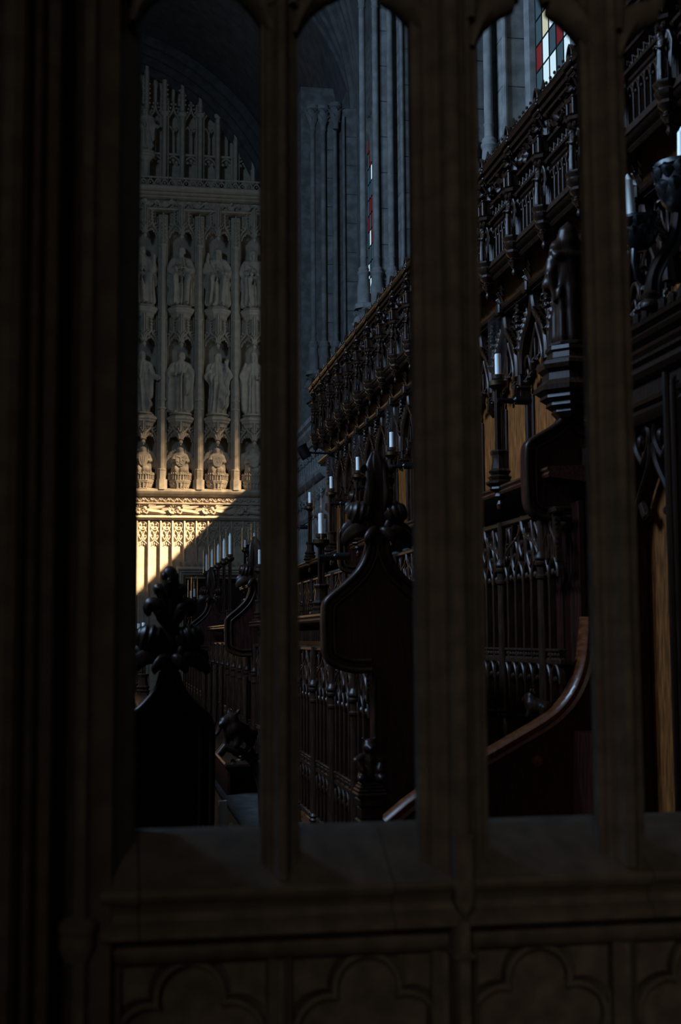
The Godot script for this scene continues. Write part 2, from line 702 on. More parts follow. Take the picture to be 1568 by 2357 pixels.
func build_shell() -> void:
	structure("floor", slab(-8.2, 8.6, -0.3, 0.0, -37.4, 14.6), M.stone_floor, "dark stone floor of choir and nave", "floor")
	# south wall with its window openings
	var w := MB.new()
	var z := -37.4
	for o: Array in SOUTH:
		w.add(slab(4.95, 5.5, 0, 20, z, o[0]))
		w.add(slab(4.95, 5.5, 0, o[2], o[0], o[1]))
		w.add(slab(4.95, 5.5, o[3], 20, o[0], o[1]))
		z = o[1]
	w.add(slab(4.95, 5.5, 0, 20, z, -3.2))
	structure("wall_south", w, M.stone_wall, "plain grey stone choir wall rising behind the stall canopies", "wall")
	var nw := MB.new()
	z = -37.4
	for c: float in [-11.0, -6.5]:
		nw.add(slab(-8.05, -7.5, 0, 20, z, c - 1.4))
		nw.add(slab(-8.05, -7.5, 0, 8.45, c - 1.4, c + 1.4))
		nw.add(slab(-8.05, -7.5, 12.0, 20, c - 1.4, c + 1.4))
		z = c + 1.4
	nw.add(slab(-8.05, -7.5, 0, 20, z, -3.2))
	structure("wall_north", nw, M.stone_wall, "north wall of the choir with tall windows", "wall")
	structure("wall_east", slab(-8.05, 5.5, 0, 20, -37.4, -36.75), M.stone_carved, "east wall closing the choir behind the carved reredos", "wall")
	var ww := MB.new()
	ww.add(slab(-8.2, -0.85, 0, 4.4, -3.75, -3.0))
	ww.add(slab(1.95, 8.6, 0, 4.4, -3.75, -3.0))
	ww.add(slab(-8.2, 8.6, 4.4, 20, -3.75, -3.0))
	structure("wall_west", ww, M.stone_screen, "stone wall above and beside the choir screen", "wall")
	# barrel of the choir vault, as thick as its stones
	var rows := []
	for zz: float in [-37.4, -3.4]:
		var r := PackedVector3Array()
		for i in 25:
			var a := PI * i / 24.0
			r.append(Vector3(-1.25 + 6.3 * cos(a), 12.4 + 6.3 * sin(a), zz))
		for i in 25:
			var a := PI * (24 - i) / 24.0
			r.append(Vector3(-1.25 + 6.8 * cos(a), 12.4 + 6.8 * sin(a), zz))
		rows.append(r)
	var vault := MB.new()
	vault.grid(rows, true)
	var ceil_ := structure("ceiling", vault, M.stone_vault, "shadowed stone vault over the choir", "ceiling")
	var rib := bar(0.22, 0.2, 0.06)
	var roll := round_bar(0.12, 0.1)
	for p: float in PIERS:
		var arc := PackedVector3Array()
		for i in 25:
			var a := PI * i / 24.0
			arc.append(Vector3(-1.25 + 6.3 * cos(a), 12.4 + 6.3 * sin(a), p))
		part("rib", rib_along(arc, rib), M.stone_vault, ceil_)
		for k: float in [-1.0, -0.62, -0.28, 0.28, 0.62, 1.0]:
			var c := PackedVector3Array()
			for i in 11:
				var u := i / 10.0
				var a := u * 1.35
				c.append(Vector3(-1.25 + 6.3 * cos(a), 12.4 + 6.3 * sin(a), p + k * 3.1 * pow(u, 0.8)))
			part("rib", rib_along(c, roll), M.stone_vault, ceil_)
	# moulded wall arch over the reredos: four rolls and hollows
	for k in 4:
		var c := PackedVector3Array()
		var rr := 6.25 - 0.16 * (3 - k)
		for i in 33:
			var a := PI * i / 32.0
			c.append(Vector3(-1.25 + rr * cos(a), 12.4 + rr * sin(a), -36.3 + 0.26 * k))
		part("arch_roll", rib_along(c, bar(0.26, 0.24, 0.09) if k % 2 == 0 else round_bar(0.2, 0.24)), M.stone_vault, ceil_)
	structure("pillar_added_north", slab(-7.5, -5.75, 0, 15.0, -16.4, -13.6), M.stone_wall, "added pier by the north choir wall, shading the reredos from the north windows", "pillar")  # added out of view to keep north window light off the reredos
	structure("ceiling_unseen_gallery", slab(-7.5, 0.0, 4.85, 5.2, -6.7, -3.75), M.oak_red, "unseen gallery floor over the choir side of the screen, shading it", "gallery")  # out of view, sized to keep north window light off the screen
	# nave that the camera stands in
	structure("wall_nave_north", slab(-8.2, -7.6, 0, 11, -3.2, 14.6), M.stone_screen, "north wall of the dark nave", "wall")
	structure("wall_nave_south", slab(8.0, 8.6, 0, 11, -3.2, 14.6), M.stone_screen, "south wall of the dark nave", "wall")
	var west := MB.new()
	west.add(slab(-8.2, -6.0, 0, 11, 14.0, 14.6))
	west.add(slab(-2.0, 8.6, 0, 11, 14.0, 14.6))
	west.add(slab(-6.0, -2.0, 0, 4.1, 14.0, 14.6))
	west.add(slab(-6.0, -2.0, 9.1, 11, 14.0, 14.6))
	structure("pillar_unseen_nave", slab(-3.2, -1.4, 0, 11, 1.2, 2.6), M.stone_screen, "unseen broad stone pier of the nave behind the viewer, shading the left jamb", "pillar")  # out of view, placed to darken the left jamb
	structure("wall_nave_west", west, M.stone_screen, "west wall of the nave with its window", "wall")
	structure("ceiling_nave", slab(-8.2, 8.6, 11, 11.4, -3.0, 14.6), M.stone_vault, "dark ceiling of the nave", "ceiling")


# a rib standing proud of a vault, its back to the vault and its face to the room
func rib_along(path: PackedVector3Array, prof: PackedVector2Array) -> MB:
	var m := MB.new()
	var rows := []
	for i in path.size():
		var t := (path[mini(i + 1, path.size() - 1)] - path[maxi(i - 1, 0)]).normalized()
		var n := (Vector3(-1.25, 12.4, path[i].z) - path[i]).normalized()
		var s := t.cross(n).normalized()
		var r := PackedVector3Array()
		for p in prof:
			r.append(path[i] + s * p.x + n * (p.y - 0.03))
		rows.append(r)
	m.grid(rows, true)
	m.fan(rows[0])
	m.fan(rows[-1], true)
	return m


# ---------------------------------------------------------------- windows
func glazed(w: Node3D, wide: float, high: float, lights: int, seed_: int, palette: Array) -> void:
	# a window in its own axes: x along, y up, z towards the room; stone mullions, lead cames and single panes
	var rng := RandomNumberGenerator.new()
	rng.seed = seed_
	var fr := MB.new()
	for i in lights + 1:
		fr.add(MB.new().box(Vector3(wide * i / lights - wide / 2, high / 2, 0.0), Vector3(0.12, high, 0.2), 0.04))
	for y: float in [0.0, high]:
		fr.add(MB.new().box(Vector3(0, y, 0), Vector3(wide, 0.14, 0.22), 0.04))
	for i in lights:
		var cx := wide * (i + 0.5) / lights - wide / 2
		fr.sweep(pointed(cx, high * 0.74, wide / lights / 2, high * 0.24), bar(0.08, 0.14, 0.03), Vector3.BACK)
	part("window_frame", fr, M.stone_wall, w)
	var lead := MB.new()
	var nx := 6
	var ny := int(high / 0.31)
	var lw := wide / lights - 0.12
	for i in lights:
		var x0 := wide * i / lights - wide / 2 + 0.06
		for j in nx + 1:
			lead.box(Vector3(x0 + lw * j / nx, high / 2, -0.03), Vector3(0.018, high, 0.03))
		for j in ny + 1:
			lead.box(Vector3(x0 + lw / 2, high * j / ny, -0.03), Vector3(lw, 0.018, 0.03))
	part("lead", lead, M.lead, w)
	var pane := MB.new().box(Vector3(), Vector3(lw / nx - 0.01, high / ny - 0.01, 0.012), 0.003).mesh()
	for i in lights:
		var x0 := wide * i / lights - wide / 2 + 0.06
		for j in nx:
			for k in ny:
				part("pane", pane, M[palette[rng.randi() % palette.size()]], w, at(x0 + lw * (j + 0.5) / nx, high * (k + 0.5) / ny, -0.03))


func build_windows() -> void:
	var n := 1
	for i in [3, 2, 1]:
		var o: Array = SOUTH[i]
		var w := thing("window_%d" % n, ["stained glass window with red, white and blue panes above the canopy", "second stained glass window of the choir wall, hidden behind the central mullion", "third stained glass window of the choir wall, beyond the far corbelled shafts"][n - 1], "window", Vector3(5.02, o[2], (o[0] + o[1]) / 2), -PI / 2)
		w.set_meta("kind", "structure")
		glazed(w, o[1] - o[0] - 0.02, o[3] - o[2] - 0.02, 3, 40 + i, ["pane_white", "pane_white", "pane_blue", "pane_blue", "pane_red", "pane_gold"] if n == 1 else ["pane_blue", "pane_blue", "pane_white", "pane_red"])
		n += 1
	for z: float in NORTH_Z:  # out of view, glowing glass behind the north lights
		var w := thing("window_%d" % n, "unseen tall pale window of the north choir wall, %s from the screen" % NTH[n - 4], "window", Vector3(-7.62, 8.47, z), PI / 2)
		w.set_meta("kind", "structure")
		plain_window(w, 2.78, 3.5, M.unseen_north_pane)
		n += 1
	var ww := thing("window_%d" % n, "unseen west window of the nave with dusky amber glass", "window", Vector3(-4.0, 4.1, 14.15), PI)  # out of view behind the camera, placed to light the screen
	ww.set_meta("kind", "structure")
	plain_window(ww, 3.98, 4.98, M.unseen_west_pane)
	n += 1
	# unseen window that lets sunlight onto the reredos; pane tones shape its fade
	var o: Array = SOUTH[0]
	var s := thing("window_%d" % n, "unseen south window beside the reredos, glass darkened upward to fade the sunlight", "window", Vector3(5.2, o[2], (o[0] + o[1]) / 2), -PI / 2)
	s.set_meta("kind", "structure")
	var wide: float = o[1] - o[0]
	var fr := MB.new()
	for x: float in [-wide / 2, wide / 2]:
		fr.add(MB.new().box(Vector3(x, 2.65, 0), Vector3(0.1, 5.3, 0.2), 0.03))
	for y: float in [0.0, 5.3]:
		fr.add(MB.new().box(Vector3(0, y, 0), Vector3(wide, 0.1, 0.2), 0.03))
	part("window_frame", fr, M.stone_wall, s)
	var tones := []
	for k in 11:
		var g := mat("sun_fade_pane_%d" % k, Color(0.35, 0.3, 0.25, clampf(k / 10.0, 0.02, 1.0)), 0.1, 0.4)
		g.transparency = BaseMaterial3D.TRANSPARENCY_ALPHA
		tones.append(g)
	# pane darkness follows where each ray lands, fading the sun patch upward
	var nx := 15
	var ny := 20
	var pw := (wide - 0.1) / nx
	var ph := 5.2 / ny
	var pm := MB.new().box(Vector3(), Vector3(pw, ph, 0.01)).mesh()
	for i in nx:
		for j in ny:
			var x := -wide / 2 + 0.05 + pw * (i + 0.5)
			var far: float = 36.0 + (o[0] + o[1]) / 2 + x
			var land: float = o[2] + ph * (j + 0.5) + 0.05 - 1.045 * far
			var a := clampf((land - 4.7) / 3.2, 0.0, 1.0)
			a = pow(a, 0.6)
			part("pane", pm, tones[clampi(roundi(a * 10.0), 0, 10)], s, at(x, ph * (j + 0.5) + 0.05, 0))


func plain_window(w: Node3D, wide: float, high: float, glass: Material) -> void:
	var fr := MB.new()
	for i in 5:
		fr.add(MB.new().box(Vector3(wide * i / 4 - wide / 2, high / 2, 0.0), Vector3(0.1, high, 0.16), 0.03))
	for i in 4:
		fr.add(MB.new().box(Vector3(0, high * i / 3, 0), Vector3(wide, 0.08, 0.16), 0.03))
	part("window_frame", fr, M.stone_wall, w)
	for i in 4:
		for j in 3:
			part("pane", MB.new().box(Vector3(wide * (i + 0.5) / 4 - wide / 2, high * (j + 0.5) / 3, -0.02), Vector3(wide / 4 - 0.08, high / 3 - 0.06, 0.015), 0.003), glass, w)


# ---------------------------------------------------------------- the stone screen in front
func extrude(sec: PackedVector2Array, y0: float, y1: float) -> MB:
	# a plan outline (x, z) raised from y0 to y1
	var m := MB.new()
	var rows := [PackedVector3Array(), PackedVector3Array()]
	for p in sec:
		rows[0].append(Vector3(p.x, y0, p.y))
		rows[1].append(Vector3(p.x, y1, p.y))
	m.grid(rows, true)
	var idx := Geometry2D.triangulate_polygon(sec)
	for r: PackedVector3Array in rows:
		for i in range(0, idx.size(), 3):
			m.tri(r[idx[i]], r[idx[i + 1]], r[idx[i + 2]])
	return m


func mullion_section(hw: float, deep: float) -> PackedVector2Array:
	var half: Array = []
	var r := hw * 0.26
	for i in 4:
		var a := PI / 2 - i * PI / 6
		half.append(Vector2(cos(a) * r, deep - r + sin(a) * r))
	half.append(Vector2(r * 1.25, deep - r * 1.7))
	half.append(Vector2(hw * 0.42, deep * 0.62))
	half.append(Vector2(hw * 0.55, deep * 0.47))
	half.append(Vector2(hw * 0.72, deep * 0.42))
	half.append(Vector2(hw * 0.74, deep * 0.34))
	half.append(Vector2(hw * 0.8, deep * 0.26))
	half.append(Vector2(hw * 0.92, deep * 0.21))
	half.append(Vector2(hw, deep * 0.19))
	var p := PackedVector2Array()
	for q: Vector2 in half:
		p.append(q)
	for i in range(half.size() - 1, -1, -1):
		p.append(Vector2(half[i].x, -half[i].y))
	for i in range(1, half.size()):
		p.append(Vector2(-half[i].x, -half[i].y))
	for i in range(half.size() - 1, 0, -1):
		p.append(Vector2(-half[i].x, half[i].y))
	return p


func build_screen() -> void:
	var s := thing("stone_screen", "pierced stone choir screen with moulded mullions and quatrefoil panels, out of focus", "screen", Vector3(0, 0, -3.4))
	# mullions: centre, half width, half depth
	for q: Array in [[0.418, 0.0485, 0.085], [0.863, 0.0905, 0.115], [1.315, 0.062, 0.095], [1.767, 0.0905, 0.115]]:
		var y0 := 0.96
		part("mullion", extrude(mullion_section(q[1], q[2]), y0, 4.4), M.stone_screen, s, at(q[0], 0, 0.1))
		if q[1] > 0.08:
			# the nose runs on over the sill and ends in a point above its own pilaster
			part("mullion_foot", MB.new().prism(PackedVector2Array([Vector2(-0.025, 1.06), Vector2(0.025, 1.06), Vector2(0.025, 0.895), Vector2(0.012, 0.872), Vector2(0.0, 0.855), Vector2(-0.012, 0.872), Vector2(-0.025, 0.895)]), 0.0, 0.235, 0.012), M.stone_screen, s, at(q[0], 0, 0))
			part("pilaster", extrude(PackedVector2Array([Vector2(-0.024, 0), Vector2(-0.024, 0.19), Vector2(-0.012, 0.215), Vector2(0.012, 0.215), Vector2(0.024, 0.19), Vector2(0.024, 0)]), 0, 0.85), M.stone_screen, s, at(q[0], 0, 0))
			part("pilaster_ledge", MB.new().box(Vector3(0, 0.765, 0.1), Vector3(0.06, 0.018, 0.24), 0.006), M.stone_screen, s, at(q[0], 0, 0))
	# sill: four stones with open joints
	var prof := [Vector2(-0.13, 1.05), Vector2(0.0, 1.05), Vector2(0.18, 0.955), Vector2(0.2, 0.95), Vector2(0.208, 0.938), Vector2(0.2, 0.922), Vector2(0.178, 0.912), Vector2(0.165, 0.89), Vector2(0.17, 0.872), Vector2(0.192, 0.862), Vector2(0.205, 0.85), Vector2(0.205, 0.838), Vector2(0.16, 0.815), Vector2(0.11, 0.805), Vector2(-0.13, 0.805)]
	for q: Array in [[-0.02, 0.068], [0.071, 0.688], [0.691, 1.36], [1.363, 1.98]]:
		part("sill_stone", run(q[0], q[1], prof), M.stone_screen, s)
	# dado under the sill: rail, stiles and back, one quatrefoil panel to each opening
	part("dado", slab(-0.05, 1.98, 0, 0.81, -0.13, 0.04), M.stone_screen, s)
	part("rail", run(-0.02, 1.98, [Vector2(0.03, 0.815), Vector2(0.125, 0.812), Vector2(0.14, 0.795), Vector2(0.135, 0.775), Vector2(0.11, 0.757), Vector2(0.085, 0.748), Vector2(0.03, 0.748)]), M.stone_screen, s)
	var quat := PackedVector2Array()
	var outer := PackedVector2Array()
	var n := 96
	for i in n:
		var a := TAU * i / n
		var d := Vector2(cos(a), sin(a))
		var best := 0.0
		for k in 4:
			var c := Vector2(cos(k * PI / 2), sin(k * PI / 2)) * 0.098
			var b := d.dot(c)
			var disc := b * b - c.length_squared() + 0.083 * 0.083
			if disc > 0:
				best = maxf(best, b + sqrt(disc))
		quat.append(d * best)
		outer.append(d * (0.187 / maxf(absf(d.x), absf(d.y))))
	var plate := MB.new().ring_plate(quat, outer, 0.035, 0.085, 0.03).mesh(30)
	var rim := PackedVector3Array()
	for q in quat:
		rim.append(Vector3(q.x, q.y, 0.083))
	var bead := MB.new().sweep(rim, round_bar(0.016, 0.012), Vector3.BACK, true).mesh()
	for c: float in [0.198, 0.641, 1.092, 1.545]:
		part("quatrefoil_panel", plate, M.stone_screen, s, at(c, 0.572, 0))
		part("quatrefoil_bead", bead, M.stone_screen, s, at(c, 0.572, 0))
		part("plinth", slab(c - 0.2, c + 0.2, 0, 0.385, 0.03, 0.085), M.stone_screen, s)
	for c: float in [0.418, 0.863, 1.315, 0.0]:
		var hw := 0.03 if c != 0.863 else 0.06
		part("stile", MB.new().sweep(v3s([Vector2(c, 0.25), Vector2(c, 0.76)], 0.035), bar(hw * 2, 0.1, 0.025), Vector3.BACK), M.stone_screen, s)
	# cusped heads of the openings, mostly above the frame
	for q: Array in [[0.216, 0.155], [0.639, 0.158], [1.115, 0.152], [1.535, 0.155]]:
		var hd := MB.new()
		hd.sweep(pointed(q[0], 3.2, q[1] + 0.032, 0.42, 8, 0.03), bar(0.05, 0.14, 0.03), Vector3.BACK)
		part("arch", hd, M.stone_screen, s)
		for d: float in [-1.0, 1.0]:
			var cu := bez(Vector2(q[0] + d * (q[1] + 0.025), 3.13), Vector2(q[0] + d * (q[1] - 0.005), 3.25), Vector2(q[0] + d * (q[1] - 0.04), 3.275), Vector2(q[0] + d * (q[1] - 0.1), 3.28), 8)
			var m := MB.new().loft(cu, [0.012, 0.02, 0.028, 0.036, 0.041, 0.041, 0.04, 0.038, 0.03], [0.05, 0.05, 0.05, 0.05, 0.048, 0.045, 0.042, 0.04, 0.03], Vector3.BACK, 10)
			var c2 := bez(Vector2(q[0] + d * (q[1] - 0.095), 3.285), Vector2(q[0] + d * (q[1] - 0.115), 3.36), Vector2(q[0] + d * 0.06, 3.45), Vector2(q[0] + d * 0.01, 3.52), 6)
			m.loft(c2, [0.026, 0.028, 0.026, 0.024, 0.022, 0.02, 0.02], [0.03, 0.045, 0.045, 0.045, 0.045, 0.045, 0.045], Vector3.BACK, 8)
			part("cusp", m, M.stone_screen, s, at(0, 0, 0.1))
		part("spandrel", slab(q[0] - q[1], q[0] + q[1], 3.56, 4.42, 0.0, 0.16), M.stone_screen, s)
	# the thick moulded jamb on the near side
	var sec := PackedVector2Array()
	for p: Array in [[0.062, -0.12], [0.062, 0.02], [0.048, 0.05], [0.03, 0.085], [0.012, 0.13], [0.004, 0.18], [-0.038, 0.205], [-0.05, 0.225], [-0.056, 0.245], [-0.07, 0.25], [-0.082, 0.238], [-0.085, 0.215], [-0.092, 0.18], [-0.105, 0.15], [-0.12, 0.16], [-0.13, 0.2], [-0.132, 0.27], [-0.13, 0.33], [-0.135, 0.355], [-0.15, 0.37], [-0.158, 0.36], [-0.162, 0.345], [-0.168, 0.35], [-0.17, 0.385], [-0.178, 0.4], [-0.185, 0.39], [-0.19, 0.37], [-0.196, 0.37], [-0.2, 0.42], [-0.212, 0.455], [-0.232, 0.47], [-0.255, 0.465], [-0.27, 0.44], [-0.277, 0.41], [-0.29, 0.38], [-0.32, 0.37], [-0.345, 0.4], [-0.36, 0.5], [-0.37, 0.6], [-0.95, 0.62], [-0.95, -0.12]]:
		sec.append(Vector2(p[0], p[1]))
	part("jamb", extrude(sec, 0, 4.4), M.stone_screen, s, Transform3D(), 30.0)
	part("jamb_corbel", MB.new().lathe([Vector2(0.0, 0.79), Vector2(0.03, 0.8), Vector2(0.045, 0.835), Vector2(0.042, 0.86), Vector2(0.05, 0.872), Vector2(0.05, 0.885), Vector2(0.03, 0.9), Vector2(0.0, 0.91)], 12, Vector3(-0.075, 0, 0.215)), M.stone_screen, s)

# ---------------------------------------------------------------- wall shafts
func leaf_mesh(length: float, wide: float, curl: float, thick := 0.25) -> MB:
	# a carved leaf rising from the origin along y and curling forward (+z)
	var p := PackedVector3Array()
	var ws := []
	var ts := []
	for i in 7:
		var u := i / 6.0
		p.append(Vector3(0, length * (sin(u * 1.5) if curl != 0.0 else u), curl * length * u * u * 0.8))
		var w := wide * 0.5 * (sin(PI * (0.12 + 0.86 * u)))
		ws.append(w)
		ts.append(maxf(w * thick, wide * 0.05))
	return MB.new().loft(p, ws, ts, Vector3.BACK, 8, 4, 0.12)


func foliage(m: MB, rng: RandomNumberGenerator, c: Vector3, spread: Vector3, size: float, count: int) -> void:
	var lf := leaf_mesh(1.0, 0.75, 0.6)
	for i in count:
		var p := c + Vector3(rng.randf_range(-1, 1) * spread.x, rng.randf_range(-1, 1) * spread.y, rng.randf_range(-0.3, 1) * spread.z)
		var b := Basis(Vector3.BACK, rng.randf_range(-PI, PI)) * Basis(Vector3.RIGHT, rng.randf_range(-0.3, 0.9))
		m.add(lf, Transform3D(b.scaled(Vector3.ONE * size * rng.randf_range(0.7, 1.2)), p))


func vine(m: MB, x0: float, x1: float, y: float, z: float, amp: float, wave: float, r: float, rng: RandomNumberGenerator) -> void:
	# a running stem with a leaf in every bend, the usual carved trail
	var p := PackedVector3Array()
	var n := int((x1 - x0) / wave * 8)
	for i in n + 1:
		var x := x0 + (x1 - x0) * i / n
		p.append(Vector3(x, y + sin((x - x0) / wave * TAU) * amp, z + r * 0.5))
	m.tube(p, r, 6)
	var lf := leaf_mesh(1.0, 0.9, 0.5)
	var k := 0
	var x := x0 + wave * 0.25
	while x < x1:
		var up := 1.0 if k % 2 == 0 else -1.0
		for s: float in [-0.9, 0.0, 0.9]:
			var b := Basis(Vector3.BACK, (PI if up > 0 else 0.0) + s + rng.randf_range(-0.2, 0.2)) * Basis(Vector3.RIGHT, 0.3)
			m.add(lf, Transform3D(b.scaled(Vector3.ONE * amp * rng.randf_range(1.0, 1.5)), Vector3(x, y + up * amp * 0.7, z)))
		m.ball(Vector3(x, y - up * amp * 0.4, z + r), Vector3.ONE * amp * 0.32, 5, 7)
		x += wave * 0.5
		k += 1


func build_piers() -> void:
	var shaft := [Vector2(0.0, 7.02), Vector2(0.112, 7.02), Vector2(0.112, 7.33), Vector2(0.092, 7.42), Vector2(0.088, 7.5), Vector2(0.1, 7.52), Vector2(0.112, 7.55), Vector2(0.1, 7.58), Vector2(0.088, 7.59), Vector2(0.093, 7.62), Vector2(0.08, 7.65), Vector2(0.058, 7.67), Vector2(0.056, 7.8), Vector2(0.066, 7.82), Vector2(0.066, 7.835), Vector2(0.056, 7.85), Vector2(0.054, 12.2)]
	var sm := MB.new().lathe(shaft, 16).mesh(35)
	var engaged := shaft.duplicate()
	engaged[0] = Vector2(0.0, 3.0)
	engaged[1] = Vector2(0.1, 3.0)
	engaged[2] = Vector2(0.1, 7.33)
	var em := MB.new().lathe(engaged, 16).mesh(35)
	var rng := RandomNumberGenerator.new()
	rng.seed = 5
	var cap := MB.new()
	for c: Vector2 in [Vector2(-0.3, 0.0), Vector2(-0.08, 0.03), Vector2(0.16, 0.2)]:
		cap.lathe([Vector2(0.056, 12.15), Vector2(0.07, 12.17), Vector2(0.06, 12.2), Vector2(0.075, 12.4), Vector2(0.11, 12.6), Vector2(0.14, 12.62), Vector2(0.14, 12.7), Vector2(0.0, 12.7)], 10, Vector3(c.x, 0, c.y))
		for k in 10:
			var a := TAU * k / 10
			cap.add(leaf_mesh(0.24, 0.11, 0.8), Transform3D(Basis(Vector3.UP, PI / 2 - a), Vector3(c.x + cos(a) * 0.062, 12.26 + 0.09 * (k % 2), c.y + sin(a) * 0.062)))
	var cm := cap.mesh()
	var cor := MB.new()
	cor.prism(PackedVector2Array([Vector2(-0.46, -0.1), Vector2(-0.46, 0.06), Vector2(-0.36, 0.18), Vector2(0.1, 0.2), Vector2(0.1, -0.2), Vector2(-0.36, -0.2)]), 6.93, 7.02, 0.02)
	cor.v = Transform3D(Basis(Vector3.RIGHT, Vector3.FORWARD, Vector3.UP), Vector3()) * cor.v
	cor.lathe([Vector2(0.34, 6.93), Vector2(0.3, 6.89), Vector2(0.3, 6.85), Vector2(0.25, 6.78), Vector2(0.17, 6.62), Vector2(0.1, 6.5), Vector2(0.0, 6.44)], 10, Vector3(-0.08, 0, 0))
	for k in 26:
		var a := PI * 0.5 + PI * (k % 13) / 12.0
		var yy := 6.58 if k < 13 else 6.72
		var rr := 0.15 if k < 13 else 0.24
		cor.add(leaf_mesh(0.22, 0.14, 0.9, 0.35), Transform3D(Basis(Vector3.UP, PI / 2 - a), Vector3(-0.08 + cos(a) * rr, yy - 0.06, sin(a) * rr)))
	cor.ball(Vector3(-0.38, 6.72, 0.0), Vector3(0.1, 0.12, 0.09), 6, 9)
	cor.ball(Vector3(-0.46, 6.68, 0.0), Vector3(0.05, 0.04, 0.05), 5, 7)
	var corm := cor.mesh()
	var stone := MB.new().box(Vector3(0.32, 0.31, -0.3), Vector3(0.64, 0.614, 0.6), 0.008).mesh()
	var stone2 := MB.new().box(Vector3(0.46, 0.31, 0.13), Vector3(0.34, 0.614, 0.27), 0.008).mesh()
	for i in 4:
		var t := thing("wall_shaft", ["cluster of slim stone shafts on a carved corbel, the farthest one", "tall pair of stone shafts on a carved corbel above the stall canopies", "stone shaft with ringed base at the top beside the stained glass", "nearest stone shaft cluster of the choir wall, behind the right mullion"][i], "column", Vector3(4.36, 0, PIERS[i]), 0.0, "vaulting shafts of the choir wall")
		for k in 20:
			part("stone", stone, M.stone_wall, t, at(0, k * 0.62, 0))
			part("stone", stone2, M.stone_wall, t, at(0, k * 0.62 + 0.2, 0))
		part("shaft", sm, M.stone_wall, t, at(-0.3, 0, 0))
		part("shaft", sm, M.stone_wall, t, at(-0.08, 0, 0.03))
		part("shaft", em, M.stone_wall, t, at(0.16, 0, 0.08))
		part("roll", MB.new().lathe([Vector2(0.03, 3), Vector2(0.03, 12.4)], 8, Vector3(0.31, 0, 0.3)), M.stone_wall, t)
		part("capital", cm, M.stone_wall, t)
		part("corbel", corm, M.stone_wall, t)
	# plain return of the wall by the sanctuary
	structure("pillar", slab(4.1, 4.95, 0, 14, -28.95, -28.3), M.stone_wall, "plain stone return of the wall beyond the far shafts", "pillar")


# ---------------------------------------------------------------- reredos
const BAYS := [-0.23, 0.79, 1.81, 2.83, 3.85]


func canopy_mesh(high: float) -> MB:
	# two ogee gables meeting at a pendant in front, tabernacle work above
	var m := MB.new()
	var face := MB.new()
	face.sweep(ogee(0.29, 0.02, 0.27, 0.42, 8), bar(0.05, 0.06, 0.02), Vector3.BACK)
	face.sweep(pointed(0.29, 0.0, 0.22, 0.2, 5), bar(0.03, 0.04, 0.01), Vector3.BACK)
	for x: float in [0.13, 0.21, 0.29, 0.37, 0.45]:
		var yy := 0.1 + 0.09 * (1.0 - absf(x - 0.29) / 0.2)
		face.ball(Vector3(x, yy - 0.015, 0.02), Vector3(0.025, 0.035, 0.02), 4, 6)
	for s: float in [-1.0, 1.0]:
		for q: Vector2 in [Vector2(0.24, 0.2), Vector2(0.17, 0.27), Vector2(0.09, 0.33)]:
			face.add(leaf_mesh(0.09, 0.07, 0.8, 0.5), Transform3D(Basis(Vector3.BACK, -s * 0.9), Vector3(0.29 + s * q.x, q.y, 0.02)))
	# finial with crockets
	face.add(MB.new().loft(PackedVector3Array([Vector3(0.29, 0.4, 0.03), Vector3(0.29, 0.6, 0.03), Vector3(0.29, high - 0.06, 0.02)]), [0.028, 0.022, 0.012], [0.028, 0.022, 0.012], Vector3.BACK, 6))
	var yk := 0.46
	while yk < high - 0.1:
		for s: float in [-1.0, 1.0]:
			face.ball(Vector3(0.29 + s * 0.035, yk, 0.03), Vector3(0.028, 0.024, 0.026), 4, 6)
		yk += 0.085
	# body with lancets
	face.box(Vector3(0.28, high * 0.62, -0.08), Vector3(0.5, high * 0.76, 0.08))
	for x: float in [0.06, 0.14, 0.44, 0.52]:
		face.box(Vector3(x, high * 0.66, -0.03), Vector3(0.025, high * 0.6, 0.05), 0.008)
	face.sweep(pointed(0.1, high * 0.62, 0.04, 0.1, 4, -0.03), bar(0.02, 0.03, 0.006), Vector3.BACK)
	face.sweep(pointed(0.48, high * 0.62, 0.04, 0.1, 4, -0.03), bar(0.02, 0.03, 0.006), Vector3.BACK)
	var bx := Vector3(0.61, 0, -0.79)
	m.add(face, Transform3D(Basis(bx, Vector3.UP, bx.cross(Vector3.UP)), Vector3(0, 0, 0.2)))
	var mirror := face.moved(Transform3D(Basis(Vector3.LEFT, Vector3.UP, Vector3.BACK), Vector3()))
	var bl := Vector3(0.61, 0, 0.79)
	m.add(mirror, Transform3D(Basis(bl, Vector3.UP, bl.cross(Vector3.UP)), Vector3(0, 0, 0.2)))
	m.tube(PackedVector3Array([Vector3(0, -0.02, 0.2), Vector3(0, high, 0.2)]), 0.022, 8)
	for s: float in [-0.05, 0.05]:
		m.tube(PackedVector3Array([Vector3(s, 0.15, 0.17), Vector3(s, high, 0.17)]), 0.012, 6)
	return m


